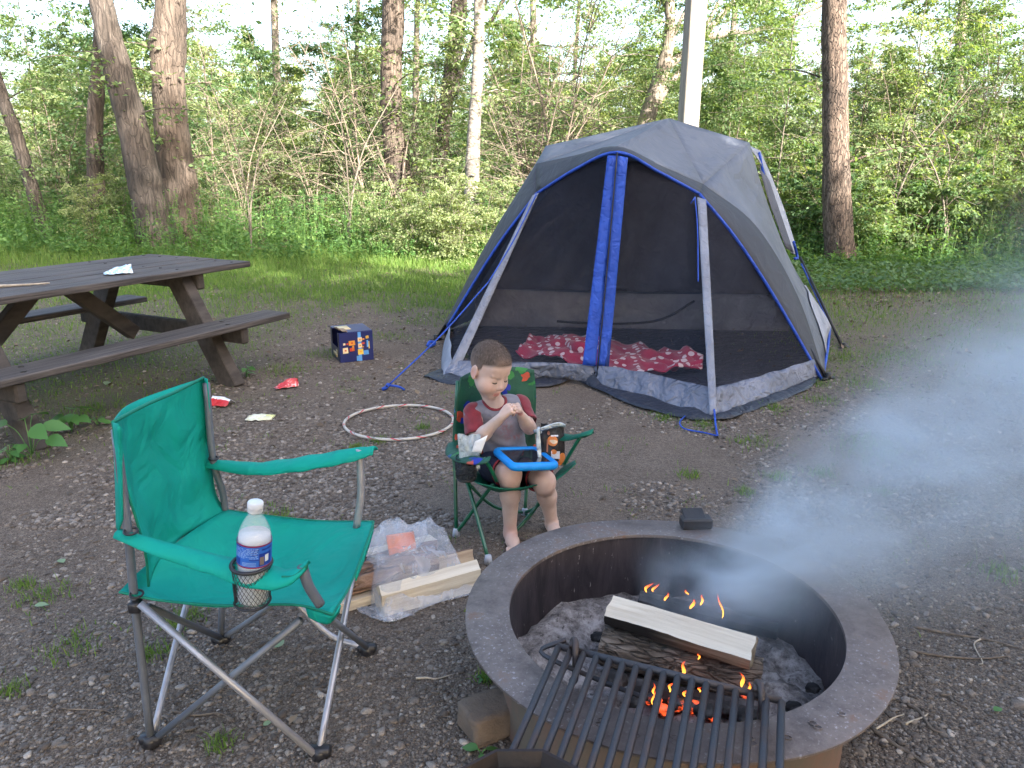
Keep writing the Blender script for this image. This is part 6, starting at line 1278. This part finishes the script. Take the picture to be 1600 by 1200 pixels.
def torso(f, inf=0, k=.03):
    ax = nrm(shL-shR); up = nrm(neckb-waist); fw = np.cross(up, ax); fr = (ax, fw, up); fr = (ax, np.cross(up, ax), up)
    f.ell(chest+up*.012, (.088+inf, .066+inf, .085+inf), fr, k); f.ell(lerp(waist, chest, .35), (.083+inf, .070+inf, .085+inf), fr, k); f.ell((hipR+hipL)/2+np.array([0, .0, .012]), (.088+inf, .075+inf, .062+inf), fr, k)
    f.cap(shR+up*.002, shL+up*.002, .034+inf, .034+inf, k); return fr
body = Field((-.30, 2.68, -.02), (.30, 3.22, .90), .0026)
fr = torso(body)
body.cap(neckb-np.array([0, 0, .02]), hd(0, -.018, -.05), .040, .036, .02)
for s, sh, el, wr in ((-1, shR, elR, wrR), (1, shL, elL, wrL)):
    body.cap(sh, el, .034, .0275, .02); body.cap(el, lerp(el, wr, .35), .0275, .0285, .012); body.cap(lerp(el, wr, .3), wr, .0275, .0185, .012)
for hp, kn, an in ((hipR, knR, anR), (hipL, knL, anL)):
    body.cap(hp, kn, .060, .045, .03); body.cap(kn+np.array([0, -.010, .002]), kn+np.array([0, -.012, -.018]), .037, .035, .02)
    cf = lerp(kn, an, .38)+np.array([0, .012, 0]); body.cap(kn, cf, .041, .0385, .02); body.cap(cf, an, .0375, .0245, .02)
    hl = an+np.array([0, .014, -an[2]+.022]); toe = hl+np.array([.018, -.105, .0]); body.cap(an, hl, .024, .022, .02); body.cap(hl, lerp(hl, toe, .6)+np.array([0, 0, .004]), .022, .0245, .02); body.cap(lerp(hl, toe, .55), toe+np.array([0, 0, -.006]), .026, .015, .016)
    for t in range(5): body.cap(toe+np.array([-.026+.012*t, .0, -.006]), toe+np.array([-.026+.012*t, -.016+.003*abs(t-1), -.009]), .0072 if t else .009, .0062 if t else .008, .004)
# head
body.ell(hd0(0, -.010, .016), (.0715, .089, .080), HF, .01); body.ell(hd(0, .022, -.034), (.063, .059, .073), HF, .03)
body.cap(hd(-.030, .042, -.044), hd(.030, .042, -.044), .035, .035, .02); body.ell(hd(0, .055, -.082), (.022, .018, .016), HF, .018); body.ell(hd(0, .052, .026), (.050, .030, .040), HF, .02)
for s in (-1, 1):
    body.ell(hd(.031*s, .090, -.012), (.019, .015, .012), HF, .012, True); body.ell(hd(.029*s, .0635, -.015), (.0155, .0125, .0105), HF, .006); body.cap(hd(.017*s, .0765, .002), hd(.043*s, .0665, .003), .0050, .0035, .010)
    body.ell(hd0(.0755*s, -.006, -.022), (.0075, .019, .029), HF, .006); body.ell(hd0(.084*s, -.002, -.018), (.006, .011, .018), HF, .006, True); body.cap(hd0(.075*s, .004, -.044), hd0(.074*s, .002, -.048), .007, .006, .006)
body.cap(hd(0, .076, -.010), hd(0, .0865, -.032), .0062, .0085, .012); body.ell(hd(0, .0905, -.0365), (.0105, .0095, .0085), HF, .006)
for s in (-1, 1): body.ell(hd(.0095*s, .083, -.0395), (.0062, .0075, .006), HF, .005); body.ell(hd(.0052*s, .0895, -.0450), (.0030, .0035, .0028), HF, .002, True)
body.cap(hd(-.015, .0735, -.0605), hd(.015, .0735, -.0605), .0062, .0062, .006); body.ell(hd(0, .0795, -.0585), (.011, .0045, .0045), HF, .005); body.cap(hd(-.011, .0735, -.0715), hd(.011, .0735, -.0715), .0065, .0065, .006); body.ell(hd(0, .0865, -.0655), (.019, .007, .0013), HF, .003, True)
# hands: palm, four fingers of two bends, thumb
hands = Field(np.minimum(wrR, wrL)-.075, np.maximum(wrR, wrL)+.085, .00135)
def hand(wr, pd, nd, side, lens, curls, thumb_side):
    pd = nrm(pd); nd = nrm(nd-pd*np.dot(nd, pd)); sd_ = np.cross(pd, nd)*side; kn0 = wr+pd*.046
    for q in (-1, 0, 1): hands.cap(wr+pd*.010+sd_*q*.006, kn0+sd_*q*.0145, .0130, .0100, .006)
    for i in range(4):
        o = kn0+sd_*(-.0185+.0125*i)-pd*(.004*abs(i-1.3)); d_ = pd.copy(); L = lens[i]; c = curls[i]; a = 0
        for s_, seg in enumerate((.42, .32, .26)):
            a += c[s_]; d_ = pd*math.cos(a)-nd*math.sin(a); e = o+d_*L*seg; hands.cap(o, e, .0062-.0005*s_, .0058-.0006*s_, .0011); o = e
    t0 = wr+pd*.014-sd_*.014*thumb_side; t1 = t0+pd*.018-sd_*.010*thumb_side-nd*.008; t2 = t1+pd*.016-nd*.010; hands.cap(t0, t1, .0095, .0075, .005); hands.cap(t1, t2, .0072, .0058, .002)
hands.cap(lerp(elR, wrR, .72), wrR, .0212, .0180, .006); hands.cap(lerp(elL, wrL, .72), wrL, .0212, .0180, .006)
hand(wrR, ay(805, 628, 2.83)-wrR, np.array([-.45, -.75, .55]), 1, (.042, .046, .043, .035), ((.9, .9, .6), (.85, 1.0, .7), (.9, 1.0, .7), (1.0, 1.0, .7)), 1)
hand(wrL, ay(806, 622, 2.845)-wrL, np.array([.80, .05, .45]), -1, (.045, .048, .045, .037), ((1.0, .75, .4), (1.05, .75, .4), (1.1, .8, .4), (1.15, .8, .4)), 1)
m, nt, b = newmat('skin'); v = coord(nt); at1 = nt.nodes.new('ShaderNodeAttribute'); at1.attribute_name = 'blush'; at2 = nt.nodes.new('ShaderNodeAttribute'); at2.attribute_name = 'lip'
sk = ramp(nt, noisetex(nt, v, 26, 5), [(.3, (.47, .325, .268)), (.7, (.53, .38, .318))]); sk = mix(nt, sk, (.50, .23, .195), at1.outputs['Fac']); sk = mix(nt, sk, (.40, .135, .12), at2.outputs['Fac']); at3 = nt.nodes.new('ShaderNodeAttribute'); at3.attribute_name = 'stubble'; sk = mix(nt, sk, (.075, .052, .042), at3.outputs['Fac'])
nt.links.new(sk, b.inputs['Base Color']); b.inputs['Roughness'].default_value = .5; b.inputs['Specular IOR Level'].default_value = .35; b.inputs['Subsurface Weight'].default_value = .12; b.inputs['Subsurface Radius'].default_value = (.012, .005, .003); b.inputs['Subsurface Scale'].default_value = .6
bump(nt, b, noisetex(nt, v, 260, 3), .08, .001)
V, Fq = body.mesh(); V = relax(V, Fq, 1); V2, F2 = hands.mesh(); V2 = relax(V2, F2, 1, .25); Fq = np.concatenate([Fq, F2+len(V)]); V = np.concatenate([V, V2]); ob = raw('body', V-KO, Fq, m, KID, True)
gb = lambda c, r: np.exp(-(((V-c)/r)**2).sum(1))
bl_ = .55*gb(hd(-.040, .055, -.042), .022)+.55*gb(hd(.040, .055, -.042), .022)+.5*gb(hd(0, .092, -.037), .012)+.7*gb(hd(-.078, -.005, -.02), .022)+.7*gb(hd(.078, -.005, -.02), .022)+.45*gb(knR, .045)+.45*gb(knL, .045)+.4*gb(elR, .04)+.4*gb(elL, .04)+.5*gb(anR, .05)
L_ = V-Hc; lr, lf_, lu = L_@hr, L_@hf, L_@hu; lip = np.exp(-(lr/.018)**4-((lu+.0878)/.0098)**4)*(lf_ > .064)
stl = np.where(lf_ > .02, .012+.62*(lf_-.02)+.012*(np.abs(lr)/.06)**3, np.where(lf_ > -.02, .012+(lf_-.02)*1.3, -.040+(lf_+.02)*.35))
for nm, val in (('stubble', np.clip((lu-stl+.014)/.016, 0, .9)*(lu > -.06)*(np.linalg.norm(L_, axis=1) < .13)*(np.abs(lr) < .0745)), ('blush', np.clip(bl_, 0, .8)), ('lip', np.clip(lip, 0, .75))):
    a = ob.data.attributes.new(nm, 'FLOAT', 'POINT'); a.data.foreach_set('value', val.astype(np.float32))
# hair: short, cropped
hair = Field(Hc-.13, Hc+.13, .0021); hair.ell(hd0(0, -.010, .016), (.0728, .0905, .0822), HF, .005); hair.ell(hd0(0, .042, .048), (.046, .034, .030), HF, .02)
x, y, z = hair.coords(); X3, Y3, Z3 = x-Hc[0], y-Hc[1], z-Hc[2]; r_ = X3*hr[0]+Y3*hr[1]+Z3*hr[2]; f_ = X3*hf[0]+Y3*hf[1]+Z3*hf[2]; u_ = X3*hu[0]+Y3*hu[1]+Z3*hu[2]
line = np.where(f_ > .02, .012+.62*(f_-.02)+.012*(np.abs(r_)/.06)**3, np.where(f_ > -.02, .012+(f_-.02)*1.3, -.040+(f_+.02)*.35)); nzf = .0008*np.sin(r_*170+f_*80)*np.sin(f_*140+u_*90)
hair.d = np.maximum(hair.d+nzf.astype(np.float32), ((line-u_)*.8).astype(np.float32)); 
m, nt, b = newmat('cropped_hair'); v = coord(nt, 'Object', (1, 1, .4)); nt.links.new(ramp(nt, noisetex(nt, v, 130, 4, .7), [(.3, (.052, .039, .033)), (.6, (.118, .089, .075)), (.8, (.20, .157, .135))]), b.inputs['Base Color']); b.inputs['Roughness'].default_value = .75; b.inputs['Specular IOR Level'].default_value = .15; bump(nt, b, noisetex(nt, v, 300, 4, .7), .8, .003)
hc_ = [l for l in nt.links if l.to_socket == b.inputs['Base Color']][0].from_socket; af = nt.nodes.new('ShaderNodeAttribute'); af.attribute_name = 'fade'
nt.links.new(mix(nt, hc_, (.25, .175, .145), af.outputs['Fac']), b.inputs['Base Color'])
ho, V, Fq = kput('hair', hair, m, it=3)
Lh = V-Hc; a = ho.data.attributes.new('fade', 'FLOAT', 'POINT'); hfd = np.clip((.040-(Lh@hu)+.25*np.maximum(0, Lh@hf-.02)*0)/.085, 0, .8); hfd = np.maximum(hfd, .75*np.clip(((Lh@hf)-.052)/.03, 0, 1)); a.data.foreach_set('value', hfd.astype(np.float32))
k = NR.integers(0, len(V), 9000); P = V[k]; N = P-hd0(0, -.010, .010); N /= np.linalg.norm(N, axis=1)[:, None]; pl = (P-Hc)@hu; P, N, pl = P[pl > -.03], N[pl > -.03], pl[pl > -.03]
n = len(P); D = N*.55+hf*.55+hu*.12+NR.normal(size=(n, 3))*.30; D /= np.linalg.norm(D, axis=1)[:, None]; ln = (.004+.005*NR.random(n))*np.clip((pl-.005)/.055, .05, 1.2); S = np.cross(D, NR.normal(size=(n, 3))); S /= np.linalg.norm(S, axis=1)[:, None]
HV = np.stack([P-N*.002-S*.0005, P-N*.002+S*.0005, P+D*ln[:, None]], 1).reshape(-1, 3)-KO; hs = raw('hair_strands', HV, np.arange(3*n).reshape(-1, 3), m, ho); hs['kind'] = 'stuff'
HAIRD = mat('lash_brown', (.045, .028, .020), (.03, .02, .015), .7, 40, bs=0)
def arc(pts, r, name, flat=.5):
    mb = MB(); mb.tube(spline([hd(*q) for q in pts], 10), r, 6); mb.build(name, HAIRD, KID)
for s in (-1, 1):
    arc([(.0155*s, .0735, -.0185), (.023*s, .0790, -.0205), (.031*s, .0780, -.0215), (.040*s, .0705, -.0195), (.0445*s, .0645, -.0175)], [.0010, .0020, .0023, .0021, .0008], 'eyelashes')
    arc([(.013*s, .0805, .0045), (.024*s, .0785, .0085), (.036*s, .0735, .0085), (.046*s, .0655, .0045)], [.0008, .0016, .0015, .0006], 'eyebrow')
# clothes
def wr_noise(F_, amp, sc, seed):
    x, y, z = F_.coords(); F_.d = F_.d+(amp*(np.sin(x*sc+3*np.sin(z*sc*.7+seed))*np.sin(z*sc*1.3+2*np.sin(y*sc*.6))+.5*np.sin(z*sc*2.1+x*sc*1.1+seed))).astype(np.float32)
sh = Field((-.24, 2.80, .26), (.24, 3.22, .72), .0035); torso(sh, .0085, .03)
up = fr[2]; sh.cap(lerp(shR, shL, .2)+up*.012, lerp(shR, shL, .8)+up*.012, .030, .030, .03); wr_noise(sh, .0020, 62, 1.0)
sh.plane(lerp(hipR, hipL, .5)+np.array([0, 0, .010]), (0.05, .25, -1)); sh.cap(neckb+up*.004+np.array([.004, -.012, 0]), neckb+up*.06+np.array([.01, -.03, 0]), .044, .06, .003, True)
m, nt, b = newmat('grey_jersey'); v = coord(nt); ap = nt.nodes.new('ShaderNodeAttribute'); ap.attribute_name = 'print'
g1_ = ramp(nt, noisetex(nt, v, 40, 5), [(.3, (.125, .122, .150)), (.7, (.175, .172, .21))])
pr = math_(nt, 'MULTIPLY', ap.outputs['Fac'], ramp(nt, noisetex(nt, v, 75, 4), [(.42, (0, 0, 0)), (.52, (1, 1, 1))]))
nt.links.new(mix(nt, g1_, (.21, .055, .065), pr), b.inputs['Base Color']); b.inputs['Roughness'].default_value = .9; b.inputs['Sheen Weight'].default_value = .2; bump(nt, b, noisetex(nt, v, 800, 2), .3, .001)
so, V, Fq = kput('shirt', sh, m); pc, pc2 = ay(795, 672, 2.96), ay(808, 688, 2.96)
a = so.data.attributes.new('print', 'FLOAT', 'POINT'); a.data.foreach_set('value', np.clip(1.2*gb(pc, .035)+1.0*np.exp(-((V-pc2)/np.array([.035, .06, .010]))**2 @ np.ones(3)), 0, 1).astype(np.float32))
REDJ = mat('red_jersey', (.185, .018, .028), (.125, .012, .020), .9, 30, bs=.3, bscale=700, bd=.001, sheen=.2)
for s_, e_ in ((shR, elR), (shL, elL)):
    sl = Field(np.minimum(s_, e_)-.08, np.maximum(s_, e_)+.08, .0035); d_ = nrm(e_-s_); L = np.linalg.norm(e_-s_); sl.cap(s_-d_*.004, s_+d_*L*.95, .0455, .0435, .01); wr_noise(sl, .0018, 80, 2.0); sl.plane(s_+d_*L*.80, d_); sl.cap(s_+d_*L*.70, s_+d_*L*1.1, .034, .036, .003, True); sl.plane(s_+nrm(chest-s_)*.012*1.0+np.array([0, 0, -.004]), nrm(lerp(chest, neckb, .45)-s_))
    kput('sleeve', sl, REDJ, so)
col = Field(neckb-.09, neckb+.09, .0026); torso(col, .0105, .03); col.cap(lerp(shR, shL, .2)+up*.012, lerp(shR, shL, .8)+up*.012, .0325, .0325, .03)
na, nb = neckb+up*.004+np.array([.004, -.012, 0]), neckb+up*.06+np.array([.01, -.03, 0])
x, y, z = col.coords(); ba = nb-na; t = np.clip(((x-na[0])*ba[0]+(y-na[1])*ba[1]+(z-na[2])*ba[2])/(ba@ba), 0, 1); q = np.sqrt((x-na[0]-t*ba[0])**2+(y-na[1]-t*ba[1])**2+(z-na[2]-t*ba[2])**2)-(.044+.016*t)
col.d = np.maximum(np.maximum(col.d, (q-.0115).astype(np.float32)), (.0005-q).astype(np.float32)); kput('collar', col, REDJ, so)
shs = Field((-.24, 2.76, .20), (.26, 3.24, .50), .0035)
shs.ell((hipR+hipL)/2+np.array([0, 0, .01]), (.097, .084, .066), fr, .03)
for hp, kn in ((hipR, knR), (hipL, knL)): shs.cap(hp, lerp(hp, kn, .85), .070, .062, .03)
wr_noise(shs, .0022, 60, 3.0)
x, y, z = shs.coords(); x, y, z = np.broadcast_arrays(x, y, z)
for hp, kn in ((hipR, knR), (hipL, knL)):
    d_ = nrm(kn-hp); o_ = lerp(hp, kn, .80); t = (x-o_[0])*d_[0]+(y-o_[1])*d_[1]+(z-o_[2])*d_[2]; dl = np.sqrt((x-kn[0])**2+(y-kn[1])**2+(z-kn[2])**2); shs.d = np.where(dl < .16, np.maximum(shs.d, t), shs.d).astype(np.float32); shs.cap(lerp(hp, kn, .70), lerp(hp, kn, 1.1), .051, .050, .003, True)
sho, V, Fq = kput('shorts', shs, fabric('navy_shorts', (.018, .020, .045), (.012, .014, .032), .85, 700, .2, 18, .5, .01))
for hp, kn in ((hipR, knR), (hipL, knL)):
    d_ = nrm(kn-hp); mb = MB(); mb.ring(lerp(hp, kn, .79), .0595, .0048, d_, 32, 6); mb.build('hem', mat('red_piping', (.22, .02, .03), None, .8, 30), sho)
